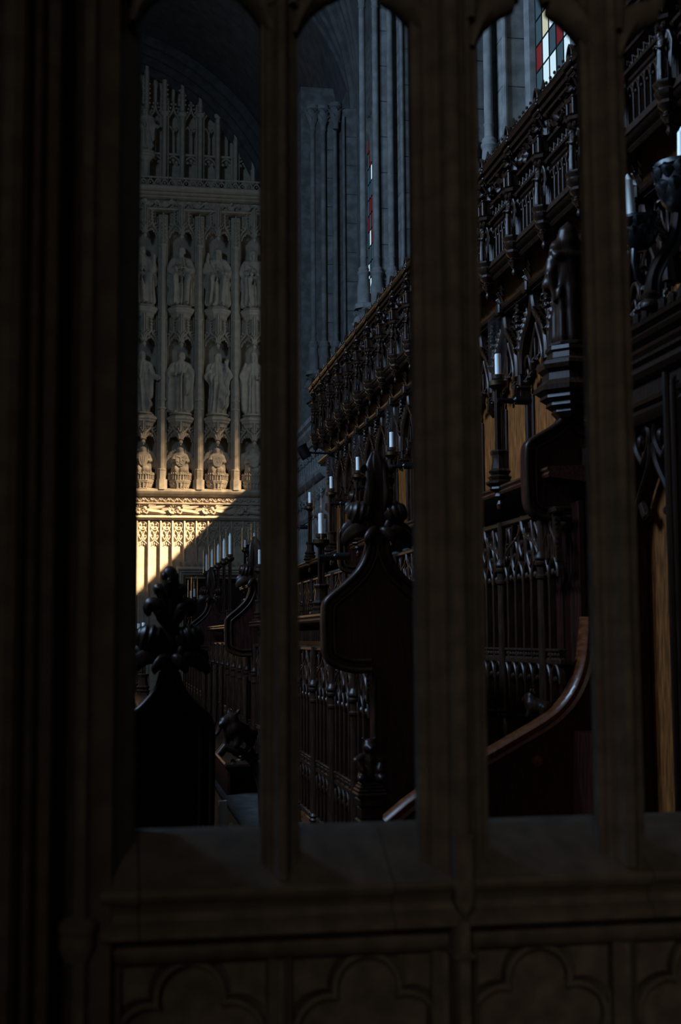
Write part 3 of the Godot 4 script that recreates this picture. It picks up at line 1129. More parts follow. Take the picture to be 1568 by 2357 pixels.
func build_reredos() -> void:
	var r := thing("reredos", "tall carved stone reredos with tiers of canopied niches, sunlit at its foot", "reredos", Vector3(0, 0, -36))
	var S: Material = M.stone_carved
	var rng := RandomNumberGenerator.new()
	rng.seed = 77
	part("backing", slab(-1.4, 4.9, 0, 18.6, -0.74, -0.66), S, r)
	# panelled dado
	part("dado_backing", slab(-1.4, 4.9, 0, 4.8, -0.5, -0.1), S, r)
	var bars := MB.new().box(Vector3(0, 2.38, -0.055), Vector3(0.06, 4.76, 0.095), 0.018).mesh()
	var tr := MB.new()
	var tb := bar(0.03, 0.06, 0.012)
	tr.sweep(circle(Vector2(0, 4.61), 0.112, 18, -0.1), tb, Vector3.BACK, true)
	for k in 4:
		var a := PI / 4 + k * PI / 2
		tr.loft(PackedVector3Array([Vector3(cos(a) * 0.11, 4.61 + sin(a) * 0.11, -0.075), Vector3(cos(a) * 0.07, 4.61 + sin(a) * 0.07, -0.075), Vector3(cos(a) * 0.035, 4.61 + sin(a) * 0.035, -0.075)]), [0.045, 0.028, 0.022], [0.025, 0.025, 0.02], Vector3.BACK, 6)
	for s: float in [-1.0, 1.0]:
		tr.sweep(PackedVector3Array(vesica(Vector2(s * 0.068, 4.36), 0.055, 0.13, s * 0.12, 6, -0.1)), tb, Vector3.BACK, true)
		tr.loft(PackedVector3Array([Vector3(s * 0.12, 4.36, -0.075), Vector3(s * 0.07, 4.33, -0.075)]), [0.03, 0.015], [0.025, 0.02], Vector3.BACK, 6)
		tr.tube(PackedVector3Array([Vector3(s * 0.13, 4.75, -0.075), Vector3(s * 0.09, 4.52, -0.075), Vector3(s * 0.13, 4.44, -0.075)]), 0.018, 5)
	tr.sweep(ogee(0, 4.02, 0.13, 0.24, 7, -0.1), tb, Vector3.BACK)
	for q: Vector2 in [Vector2(-0.1, 4.06), Vector2(-0.055, 4.08), Vector2(0.0, 4.1), Vector2(0.055, 4.08), Vector2(0.1, 4.06)]:
		tr.ball(Vector3(q.x, q.y + 0.03, -0.075), Vector3(0.02, 0.045, 0.02), 5, 6)
	var tm := tr.mesh()
	for k in range(-6, 14):
		var x := 0.634 + 0.3248 * k
		if x > 4.85 or x < -1.35:
			continue
		part("panel_bar", bars, S, r, at(x, 0, 0))
		part("panel_tracery", tm, S, r, at(x + 0.1624, 0, 0))
	# string courses with their carved friezes
	part("string_course", run(-1.4, 4.9, [Vector2(-0.5, 4.76), Vector2(0.0, 4.77), Vector2(0.03, 4.8), Vector2(0.07, 4.83), Vector2(0.07, 4.86), Vector2(0.03, 4.89), Vector2(-0.05, 4.9), Vector2(-0.05, 5.2), Vector2(0.045, 5.21), Vector2(0.045, 5.245), Vector2(-0.045, 5.26), Vector2(-0.045, 5.41), Vector2(0.05, 5.44), Vector2(0.1, 5.48), Vector2(0.14, 5.55), Vector2(0.14, 5.6), Vector2(0.02, 5.64), Vector2(-0.5, 5.64)]), S, r, Transform3D(), 25)
	var vm := MB.new()
	vine(vm, -1.3, 4.8, 5.33, -0.025, 0.048, 0.23, 0.018, rng)
	part("vine_frieze", vm, S, r)
	var an := relief_angel().mesh()
	var boss := MB.new()
	for k in 10:
		boss.add(leaf_mesh(0.15, 0.07, 0.5, 0.5), Transform3D(Basis(Vector3.BACK, TAU * k / 10) * Basis(Vector3.RIGHT, 0.35), Vector3(0, 0, 0.01)))
	boss.ball(Vector3(0, 0, 0.05), Vector3(0.04, 0.04, 0.03), 5, 8)
	var bm := boss.mesh()
	for k in range(-2, 5):
		if 1.1 + 0.92 * k < 4.6:
			part("reclining_angel", an, S, r, at(1.1 + 0.92 * k, 5.05, 0))
			part("leaf_boss", bm, S, r, at(1.61 + 0.92 * k, 5.05, 0))
	# tiers of niches
	var cb := MB.new().lathe([Vector2(0.2, -0.24), Vector2(0.28, -0.2), Vector2(0.3, -0.12), Vector2(0.36, -0.07), Vector2(0.37, -0.03), Vector2(0.4, 0.0), Vector2(0.4, 0.05), Vector2(0.36, 0.08), Vector2(0.33, 0.09), Vector2(0.3, 0.14), Vector2(0, 0.14)], 8, Vector3(0, 0, -0.12), PI / 8).mesh(20)
	var ped := MB.new().lathe([Vector2(0.24, 5.6), Vector2(0.27, 5.63), Vector2(0.24, 5.66), Vector2(0.26, 5.76), Vector2(0.3, 5.79), Vector2(0.33, 5.85), Vector2(0.3, 5.87), Vector2(0.3, 6.0), Vector2(0.34, 6.01), Vector2(0.34, 6.035), Vector2(0, 6.035)], 8, Vector3(0, 0, -0.12), PI / 8)
	for k in 9:
		var a := PI * (k + 0.5) / 9.0
		ped.add(leaf_mesh(0.13, 0.1, 0.7, 0.5), Transform3D(Basis(Vector3.UP, PI / 2 - a), Vector3(cos(a) * 0.25, 5.65, -0.12 + sin(a) * 0.25)))
	for k in 15:
		var a := PI * k / 14.0
		var c := Vector3(cos(a) * 0.315, 5.94, -0.12 + sin(a) * 0.315)
		ped.box(Vector3(), Vector3(0.02, 0.13, 0.03), 0.006, Transform3D(Basis(Vector3.UP, PI / 2 - a), c))
		ped.ball(c + Vector3(0, 0.11, 0), Vector3(0.02, 0.03, 0.02), 4, 6)
	var pm := ped.mesh(25)
	var low := canopy_mesh(0.57).mesh()
	var mid := canopy_mesh(0.82).mesh()
	var pend := MB.new().ball(Vector3(0, -0.06, 0.2), Vector3(0.05, 0.06, 0.05), 6, 8, 6, 0.15).ball(Vector3(0, 0.02, 0.2), Vector3(0.06, 0.03, 0.06), 5, 8).ball(Vector3(0, -0.13, 0.2), Vector3(0.025, 0.03, 0.025), 4, 6).mesh()
	var jamb := MB.new()
	for s: float in [-1.0, 1.0]:
		for q: Vector2 in [Vector2(0.4, -0.08), Vector2(0.355, -0.24), Vector2(0.42, -0.3)]:
			jamb.tube(PackedVector3Array([Vector3(s * q.x, 5.64, q.y), Vector3(s * q.x, 13.4, q.y)]), 0.022, 8)
	var jm := jamb.mesh()
	var side := MB.new().box(Vector3(0, 9.5, -0.35), Vector3(0.2, 7.8, 0.62)).mesh()
	var pier := MB.new()
	var sq := PackedVector2Array([Vector2(-0.075, -0.1), Vector2(-0.075, 0.05), Vector2(-0.03, 0.1), Vector2(0.03, 0.1), Vector2(0.075, 0.05), Vector2(0.075, -0.1)])
	pier.add(extrude(sq, 5.6, 12.55))
	var big := PackedVector2Array([Vector2(-0.15, -0.1), Vector2(-0.15, 0.1), Vector2(-0.07, 0.17), Vector2(0.07, 0.17), Vector2(0.15, 0.1), Vector2(0.15, -0.1)])
	pier.add(extrude(big, 5.6, 5.88))
	var midp := PackedVector2Array([Vector2(-0.11, -0.1), Vector2(-0.11, 0.07), Vector2(-0.05, 0.13), Vector2(0.05, 0.13), Vector2(0.11, 0.07), Vector2(0.11, -0.1)])
	pier.add(extrude(midp, 5.88, 6.12))
	for y: float in [5.92, 6.14, 7.85, 8.1, 10.4, 12.5]:
		pier.lathe([Vector2(0.09, y - 0.03), Vector2(0.12, y), Vector2(0.12, y + 0.03), Vector2(0.08, y + 0.07)], 8, Vector3(0, 0, 0.0), PI / 8)
	pier.add(MB.new().loft(PackedVector3Array([Vector3(0, 12.55, 0), Vector3(0, 12.9, 0), Vector3(0, 13.45, -0.02)]), [0.05, 0.035, 0.02], [0.05, 0.035, 0.02], Vector3.BACK, 6))
	for k in 8:
		for s: float in [-1.0, 1.0]:
			pier.ball(Vector3(s * 0.05, 12.65 + 0.1 * k, 0.03), Vector3(0.03, 0.025, 0.03), 4, 6)
	var prm := pier.mesh(30)
	for c: float in BAYS:
		part("niche_jamb", jm, S, r, at(c, 0, 0))
		part("pedestal", pm, S, r, at(c, 0, 0))
		part("corbel", cb, S, r, at(c, 7.56, 0))
		part("corbel", cb, S, r, at(c, 10.64, 0))
		for q: Array in [[low, 6.97], [mid, 9.7], [mid, 12.78]]:
			part("pendant", pend, S, part("canopy", q[0], S, r, at(c, q[1], 0)))
		part("pier", prm, S, r, at(c + 0.51, 0, 0))
		part("niche_side", side, S, r, at(c + 0.51, 0, 0))
	# cornice, carved frieze and brattishing
	part("cornice", run(-1.4, 4.9, [Vector2(-0.5, 13.5), Vector2(0.1, 13.5), Vector2(0.13, 13.53), Vector2(0.1, 13.56), Vector2(-0.08, 13.57), Vector2(-0.08, 13.82), Vector2(0.15, 13.84), Vector2(0.2, 13.87), Vector2(0.15, 13.89), Vector2(0.25, 13.92), Vector2(0.28, 13.95), Vector2(0.22, 13.97), Vector2(0.31, 14.0), Vector2(0.36, 14.03), Vector2(0.38, 14.06), Vector2(0.38, 14.1), Vector2(-0.5, 14.12)]), S, r, Transform3D(), 25)
	var cf := MB.new()
	vine(cf, -1.3, 4.8, 13.69, 0.0, 0.085, 0.46, 0.03, rng)
	foliage(cf, rng, Vector3(1.8, 13.69, 0.0), Vector3(3.0, 0.07, 0.04), 0.12, 60)
	part("leaf_frieze", cf, S, r)
	var br := MB.new()
	br.sweep(circle(Vector2(0, 14.2), 0.075, 12, 0.26), bar(0.022, 0.05, 0.008), Vector3.BACK, true)
	br.sweep(pointed(0, 14.1, 0.097, 0.22, 5, 0.26), bar(0.024, 0.05, 0.008), Vector3.BACK)
	br.ball(Vector3(0, 14.21, 0.28), Vector3(0.025, 0.025, 0.02), 4, 6)
	br.box(Vector3(0, 14.36, 0.285), Vector3(0.198, 0.05, 0.06), 0.012)
	var brm := br.mesh()
	for k in 31:
		part("brattishing", brm, S, r, at(-1.25 + 0.198 * k, 0, 0))
	# blind tracery over the cornice
	for k in 12:
		var x := -0.7 + 0.506 * k
		var p := MB.new()
		p.add(extrude(sq, 14.1, 17.4 + 0.5 * (k % 2)), at(x, 0, -0.25))
		if k % 2 == 0:
			for s: float in [-0.1, 0.1]:
				p.tube(PackedVector3Array([Vector3(x + s, 14.1, -0.28), Vector3(x + s, 16.9, -0.28)]), 0.03, 6)
		p.lathe([Vector2(0.1, 16.35), Vector2(0.14, 16.4), Vector2(0.14, 16.46), Vector2(0.08, 16.52)], 8, Vector3(x, 0, -0.25))
		for s: float in [-1.0, 1.0]:
			for j in 5:
				p.ball(Vector3(x + s * 0.08, 16.7 + j * 0.14, -0.2), Vector3(0.035, 0.03, 0.03), 4, 6)
		part("tracery_shaft", p, S, r)
		if k < 11:
			var cx := x + 0.253
			var t := MB.new()
			t.sweep(pointed(cx, 15.0, 0.19, 0.22, 5, -0.4), bar(0.05, 0.1, 0.02), Vector3.BACK)
			t.box(Vector3(cx, 15.27, -0.35), Vector3(0.42, 0.07, 0.12), 0.02)
			for q: Vector2 in [Vector2(-0.1, 15.05), Vector2(0.1, 15.05), Vector2(0.0, 15.12)]:
				t.ball(Vector3(cx + q.x, q.y, -0.35), Vector3(0.05, 0.045, 0.03), 5, 6)
			t.sweep(pointed(cx - 0.1, 15.9, 0.09, 0.2, 4, -0.4), bar(0.035, 0.08, 0.015), Vector3.BACK)
			t.sweep(pointed(cx + 0.1, 15.9, 0.09, 0.2, 4, -0.4), bar(0.035, 0.08, 0.015), Vector3.BACK)
			t.box(Vector3(cx, 15.6, -0.37), Vector3(0.04, 0.6, 0.06), 0.012)
			t.sweep(ogee(cx, 16.0, 0.19, 0.75, 8, -0.4), bar(0.045, 0.12, 0.018), Vector3.BACK)
			for j in 5:
				for s: float in [-1.0, 1.0]:
					t.ball(Vector3(cx + s * (0.16 - 0.025 * j), 16.3 + 0.11 * j, -0.3), Vector3(0.035, 0.035, 0.03), 4, 6)
			t.loft(PackedVector3Array([Vector3(cx, 16.7, -0.33), Vector3(cx, 17.1, -0.33), Vector3(cx, 17.5, -0.33)]), [0.03, 0.05, 0.01], [0.03, 0.05, 0.01], Vector3.BACK, 6)
			part("blind_tracery", t, S, r)
	var up := MB.new().lathe([Vector2(0.12, 14.1), Vector2(0.12, 14.9), Vector2(0.2, 15.0), Vector2(0.26, 15.02), Vector2(0.26, 15.08), Vector2(0.22, 15.1), Vector2(0.24, 15.13), Vector2(0.24, 15.18), Vector2(0, 15.18)], 8, Vector3(0.8, 0, 0.0), PI / 8)
	part("pedestal", up, S, r, Transform3D(), 25)
	# framed panel over the altar, low on the right
	var fr := thing("altar_panel", "dark framed panel with carved stone surround at the foot of the reredos", "panel", Vector3(2.85, 0, -35.9))
	var path := v3s([Vector2(-1.05, 0.3), Vector2(-1.05, 3.36), Vector2(1.05, 3.36), Vector2(1.05, 0.3)])
	part("frame", MB.new().sweep(path, PackedVector2Array([Vector2(-0.1, 0), Vector2(-0.1, 0.16), Vector2(-0.06, 0.2), Vector2(-0.03, 0.2), Vector2(0.0, 0.14), Vector2(0.04, 0.14), Vector2(0.07, 0.08), Vector2(0.1, 0.08), Vector2(0.1, 0.0)]), Vector3.BACK), S, fr)
	part("inner_frame", MB.new().sweep(v3s([Vector2(-0.82, 0.3), Vector2(-0.82, 3.1), Vector2(0.82, 3.1), Vector2(0.82, 0.3)]), bar(0.1, 0.12, 0.03), Vector3.BACK), M.oak_dark, fr)
	part("panel", MB.new().box(Vector3(0, 1.7, 0.02), Vector3(1.7, 2.8, 0.03)), M.oak_red, fr)
	var crest := MB.new()
	for k in 13:
		crest.add(leaf_mesh(0.17, 0.13, 0.4, 0.5), at(-1.05 + k * 0.175, 3.44, 0.1))
	crest.box(Vector3(0, 3.45, 0.08), Vector3(2.3, 0.05, 0.16), 0.015)
	part("crest", crest, S, fr)
	var fin := MB.new()
	for k in 7:
		fin.add(leaf_mesh(0.16, 0.12, 0.5, 0.5), Transform3D(Basis(Vector3.BACK, -1.4 + k * 0.46), Vector3(-1.24, 3.34 - 0.02 * absf(k - 3), 0.06)))
	fin.ball(Vector3(-1.24, 3.3, 0.1), Vector3(0.06, 0.07, 0.05), 6, 8)
	fin.box(Vector3(-1.22, 1.6, 0.06), Vector3(0.08, 3.2, 0.12), 0.03)
	part("corner_finial", fin, S, fr)


func relief_angel() -> MB:
	var m := MB.new()
	m.ball(Vector3(-0.24, 0.02, 0.05), Vector3(0.045, 0.055, 0.05), 7, 10)
	m.ball(Vector3(-0.25, 0.05, 0.045), Vector3(0.055, 0.04, 0.05), 6, 9)
	m.loft(PackedVector3Array([Vector3(-0.2, -0.01, 0.03), Vector3(-0.13, -0.03, 0.04), Vector3(-0.02, -0.05, 0.04), Vector3(0.12, -0.06, 0.035), Vector3(0.24, -0.09, 0.03), Vector3(0.32, -0.1, 0.02)]), [0.035, 0.07, 0.055, 0.06, 0.05, 0.02], [0.03, 0.05, 0.04, 0.04, 0.03, 0.02], Vector3.BACK, 10, 5, 0.1)
	m.loft(PackedVector3Array([Vector3(-0.15, -0.04, 0.06), Vector3(-0.2, -0.11, 0.06), Vector3(-0.3, -0.07, 0.06)]), [0.028, 0.024, 0.016], [0.024, 0.022, 0.016], Vector3.BACK, 8)
	m.loft(PackedVector3Array([Vector3(-0.13, 0.05, 0.02), Vector3(0.0, 0.04, 0.035), Vector3(0.16, 0.07, 0.03), Vector3(0.3, 0.1, 0.02)]), [0.045, 0.05, 0.035, 0.012], [0.02, 0.025, 0.02, 0.01], Vector3.BACK, 8, 6, 0.12)
	m.loft(PackedVector3Array([Vector3(-0.15, 0.08, 0.02), Vector3(-0.14, 0.12, 0.02), Vector3(0.05, 0.12, 0.015)]), [0.02, 0.03, 0.01], [0.015, 0.02, 0.01], Vector3.BACK, 8)
	return m


# carved stone parapet beyond the stalls
func build_side_screen() -> void:
	var t := thing("stone_parapet", "pale carved stone parapet along the south wall beyond the last stall", "parapet", Vector3(3.35, 0, -24.4), -PI / 2)
	var S: Material = M.stone_wall
	var w := 3.9
	part("body", slab(-w, w, 0, 5.0, -0.5, 0.0), S, t)
	part("cornice", run(-w, w, [Vector2(0, 4.78), Vector2(0.03, 4.8), Vector2(0.05, 4.86), Vector2(0.05, 4.9), Vector2(0.09, 4.95), Vector2(0.12, 5.0), Vector2(0.12, 5.06), Vector2(0.16, 5.1), Vector2(0.16, 5.18), Vector2(0.05, 5.25), Vector2(-0.5, 5.25), Vector2(-0.5, 4.78)]), S, t, Transform3D(), 25)
	part("string_course", run(-w, w, [Vector2(0, 4.1), Vector2(0.04, 4.12), Vector2(0.09, 4.18), Vector2(0.09, 4.24), Vector2(0.05, 4.3), Vector2(0, 4.34)]), S, t, Transform3D(), 25)
	part("string_course", run(-w, w, [Vector2(0, 3.5), Vector2(0.04, 3.52), Vector2(0.07, 3.58), Vector2(0.07, 3.62), Vector2(0, 3.7)]), S, t, Transform3D(), 25)
	var rng := RandomNumberGenerator.new()
	rng.seed = 9
	var f := MB.new()
	vine(f, -w, w, 4.62, 0.0, 0.07, 0.4, 0.025, rng)
	part("leaf_frieze", f, S, t)
	var f2 := MB.new()
	vine(f2, -w, w, 3.9, 0.0, 0.08, 0.4, 0.025, rng)
	part("leaf_frieze", f2, S, t)
	var pan := MB.new()
	pan.sweep(pointed(0, 4.36, 0.1, 0.12, 4), bar(0.03, 0.05, 0.01), Vector3.BACK)
	pan.box(Vector3(0.12, 4.4, 0.03), Vector3(0.04, 0.22, 0.06), 0.01)
	var lo := MB.new()
	lo.sweep(pointed(0, 3.2, 0.12, 0.22, 5), bar(0.035, 0.06, 0.012), Vector3.BACK)
	lo.box(Vector3(0.14, 2.6, 0.03), Vector3(0.05, 1.8, 0.07), 0.015)
	var a := pan.mesh()
	var b := lo.mesh()
	for k in 30:
		part("panel_arch", a, S, t, at(-w + 0.13 + 0.26 * k, 0.0, 0))
		part("panel_arch", b, S, t, at(-w + 0.14 + 0.26 * k, 0, 0))

# ---------------------------------------------------------------- stall canopies on the south side (x along the wall, z outwards)
const PITCH := 0.713
const BAY0 := -8.72


func bay(k: int) -> float:
	return BAY0 - PITCH * k


func build_canopy() -> void:
	var c := thing("stall_canopy", "long dark oak canopy over the choir stalls, carved with friezes, arcades and cresting", "canopy", Vector3(3.06, 0, 0), -PI / 2)
	var O: Material = M.oak_dark
	var x0 := -19.75
	var x1 := -4.3
	part("backing", slab(x0, x1, 4.46, 5.36, -0.45, -0.07), O, c)
	part("sill", run(x0, x1, [Vector2(-0.07, 4.44), Vector2(0.0, 4.45), Vector2(0.02, 4.47), Vector2(0.005, 4.487), Vector2(0.03, 4.5), Vector2(0.05, 4.52), Vector2(0.03, 4.54), Vector2(0.045, 4.545), Vector2(0.03, 4.6), Vector2(-0.07, 4.6)]), O, c, Transform3D(), 25)
	part("moulding", run(x0, x1, [Vector2(-0.07, 4.87), Vector2(0.0, 4.87), Vector2(0.015, 4.88), Vector2(0.0, 4.895), Vector2(0.005, 4.91), Vector2(0.035, 4.925), Vector2(0.04, 4.94), Vector2(0.03, 4.95), Vector2(-0.07, 4.95)]), O, c, Transform3D(), 25)
	part("moulding", run(x0, x1, [Vector2(-0.07, 5.035), Vector2(0.0, 5.035), Vector2(0.02, 5.045), Vector2(0.0, 5.06), Vector2(0.025, 5.07), Vector2(0.03, 5.085), Vector2(-0.07, 5.09)]), O, c, Transform3D(), 25)
	part("cornice", run(x0, x1, [Vector2(-0.07, 5.085), Vector2(-0.03, 5.09), Vector2(-0.02, 5.16), Vector2(0.005, 5.21), Vector2(0.02, 5.24), Vector2(0.05, 5.25), Vector2(0.055, 5.265), Vector2(0.04, 5.28), Vector2(0.07, 5.29), Vector2(0.08, 5.31), Vector2(0.06, 5.325), Vector2(0.09, 5.335), Vector2(0.1, 5.355), Vector2(0.085, 5.37), Vector2(0.1, 5.385), Vector2(-0.45, 5.385)]), O, c, Transform3D(), 25)
	# one bay's arcade of seven hollow lights
	var ar := MB.new()
	var w := 0.0857
	for i in 7:
		var x := -0.3 + w * (i + 0.5)
		var rows := []
		for y: float in [4.6, 4.82, 4.85, 4.87]:
			var r := PackedVector3Array()
			for j in 7:
				var a := PI * j / 6.0
				var k := 1.0 if y < 4.83 else (0.75 if y < 4.86 else 0.1)
				r.append(Vector3(x + cos(a) * 0.036, y, -0.005 - sin(a) * 0.055 * k))
			rows.append(r)
		ar.grid(rows)
		ar.box(Vector3(x - w / 2, 4.73, -0.01), Vector3(0.013, 0.27, 0.035), 0.004)
		ar.sweep(pointed(x, 4.8, 0.039, 0.055, 4, -0.02), bar(0.012, 0.03, 0.003), Vector3.BACK)
		for s: float in [-1.0, 1.0]:
			ar.ball(Vector3(x + s * 0.024, 4.803, -0.005), Vector3(0.013, 0.012, 0.008), 4, 6)
	ar.box(Vector3(0, 4.865, -0.015), Vector3(0.6, 0.02, 0.03))
	var am := ar.mesh()
	# one bay's narrow band of tracery
	var tb := MB.new()
	for i in 8:
		tb.box(Vector3(-0.3 + w * i, 4.993, -0.02), Vector3(0.011, 0.09, 0.05), 0.003)
	for i in 7:
		var x := -0.3 + w * (i + 0.5)
		tb.sweep(bez(Vector2(x - 0.035, 5.03), Vector2(x - 0.01, 4.99), Vector2(x + 0.025, 5.02), Vector2(x + 0.012, 4.985), 6, -0.03), bar(0.01, 0.03, 0.003), Vector3.BACK)
		tb.sweep(bez(Vector2(x + 0.035, 4.955), Vector2(x + 0.01, 4.995), Vector2(x - 0.025, 4.965), Vector2(x - 0.012, 5.0), 6, -0.03), bar(0.01, 0.03, 0.003), Vector3.BACK)
	var tm := tb.mesh()
	var rng := RandomNumberGenerator.new()
	rng.seed = 14
	var fr: Array = []
	for q in 3:
		var f := MB.new()
		vine(f, -0.31, 0.31, 5.165, 0.0, 0.045, 0.3, 0.014, rng)
		foliage(f, rng, Vector3(0, 5.165, 0.005), Vector3(0.3, 0.06, 0.03), 0.055, 28)
		fr.append(f.mesh())
	var cr := MB.new()
	for i in 8:
		var x := -0.31 + 0.0885 * i
		cr.add(leaf_mesh(0.085, 0.05, 0.25, 0.5), at(x, 5.38, -0.02))
		for s: float in [-1.0, 1.0]:
			cr.add(leaf_mesh(0.06, 0.035, 0.3, 0.5), Transform3D(Basis(Vector3.BACK, -s * 0.7), Vector3(x, 5.385, -0.02)))
		cr.ball(Vector3(x, 5.475, -0.005), Vector3(0.012, 0.015, 0.012), 4, 6)
	var crm := cr.mesh()
	# the pier between two bays
	var p := MB.new()
	p.box(Vector3(0, 4.76, -0.02), Vector3(0.1, 0.34, 0.1), 0.02)
	p.lathe([Vector2(0, 4.3), Vector2(0.012, 4.31), Vector2(0.02, 4.33), Vector2(0.01, 4.355), Vector2(0.025, 4.38), Vector2(0.045, 4.41), Vector2(0.03, 4.44), Vector2(0.05, 4.46), Vector2(0.062, 4.48), Vector2(0.055, 4.5), Vector2(0.075, 4.525), Vector2(0.082, 4.55), Vector2(0.07, 4.565), Vector2(0.085, 4.59), Vector2(0.085, 4.605), Vector2(0.0, 4.61)], 8, Vector3(0, 0, 0.04), PI / 8)
	for k in 6:
		p.add(leaf_mesh(0.06, 0.045, 0.8, 0.5), Transform3D(Basis(Vector3.UP, TAU * k / 6), Vector3(0, 4.37, 0.04) + Basis(Vector3.UP, TAU * k / 6) * Vector3(0, 0, 0.02)))
	p.box(Vector3(0, 5.18, -0.01), Vector3(0.11, 0.2, 0.1), 0.02)
	foliage(p, rng, Vector3(0, 5.2, 0.04), Vector3(0.05, 0.07, 0.03), 0.06, 14)
	var pm := p.mesh()
	var cap := MB.new()
	cap.lathe([Vector2(0.05, 4.9), Vector2(0.065, 4.92), Vector2(0.055, 4.935), Vector2(0.085, 4.955), Vector2(0.09, 4.975), Vector2(0.075, 4.985), Vector2(0.09, 4.995), Vector2(0, 5.0)], 8, Vector3(0, 0, 0.03), PI / 8)
	for k in 5:
		cap.ball(Vector3(cos(PI * k / 4) * 0.06, 4.925, 0.03 + sin(PI * k / 4) * 0.06), Vector3(0.018, 0.022, 0.018), 4, 6)
	var capm := cap.mesh(25)
	var fp := MB.new()
	fp.box(Vector3(0, 5.05, 0.0), Vector3(0.12, 0.1, 0.15))
	fp.sweep(v3s([Vector2(-0.055, 5.0), Vector2(0.055, 5.0), Vector2(0.055, 5.1), Vector2(-0.055, 5.1)], 0.07), bar(0.022, 0.025, 0.006), Vector3.BACK, true)
	fp.add(leaf_mesh(0.06, 0.05, 0.3), at(0, 5.02, 0.075))
	fp.box(Vector3(0, 5.11, 0.02), Vector3(0.15, 0.02, 0.16), 0.006)
	var fpm := fp.mesh()
	var bl := MB.new()
	for q: Array in [[5.275, 0.1, 0.14], [5.305, 0.13, 0.18], [5.345, 0.16, 0.22], [5.375, 0.15, 0.2]]:
		bl.box(Vector3(0, q[0], 0.0), Vector3(q[1], 0.026, q[2]), 0.008)
	bl.box(Vector3(0, 5.32, -0.01), Vector3(0.11, 0.12, 0.16))
	var blm := bl.mesh()
	var pin := MB.new()
	pin.sweep(pointed(0, 5.385, 0.05, 0.1, 4, 0.06), bar(0.014, 0.03, 0.004), Vector3.BACK)
	pin.add(MB.new().sweep(pointed(0, 5.385, 0.05, 0.1, 4, 0.0), bar(0.014, 0.03, 0.004), Vector3.BACK), Transform3D(Basis(Vector3.UP, PI / 2), Vector3(-0.06, 0, 0.03)))
	pin.loft(PackedVector3Array([Vector3(0, 5.38, 0.02), Vector3(0, 5.48, 0.02), Vector3(0, 5.56, 0.02)]), [0.028, 0.022, 0.006], [0.028, 0.022, 0.006], Vector3.BACK, 6)
	for k in 4:
		pin.add(leaf_mesh(0.055, 0.04, 0.8, 0.5), Transform3D(Basis(Vector3.UP, TAU * k / 4), Vector3(0, 5.43, 0.02)))
	var pinm := pin.mesh()
	for k in range(-5, 16):
		var x := bay(k)
		part("arcade", am, O, c, at(x - PITCH / 2, 0, 0))
		part("tracery_band", tm, O, c, at(x - PITCH / 2, 0, 0))
		part("leaf_frieze", fr[(k + 5) % 3], O, c, at(x - PITCH / 2, 0, 0))
		part("cresting", crm, O, c, at(x - PITCH / 2, 0, 0.05))
		var pr := part("pier", pm, O, c, at(x, 0, 0))
		part("pier_cap", capm, O, pr)
		part("framed_panel", fpm, O, pr)
		part("cornice_block", blm, O, pr)
		part("pinnacle", pinm, O, pr)


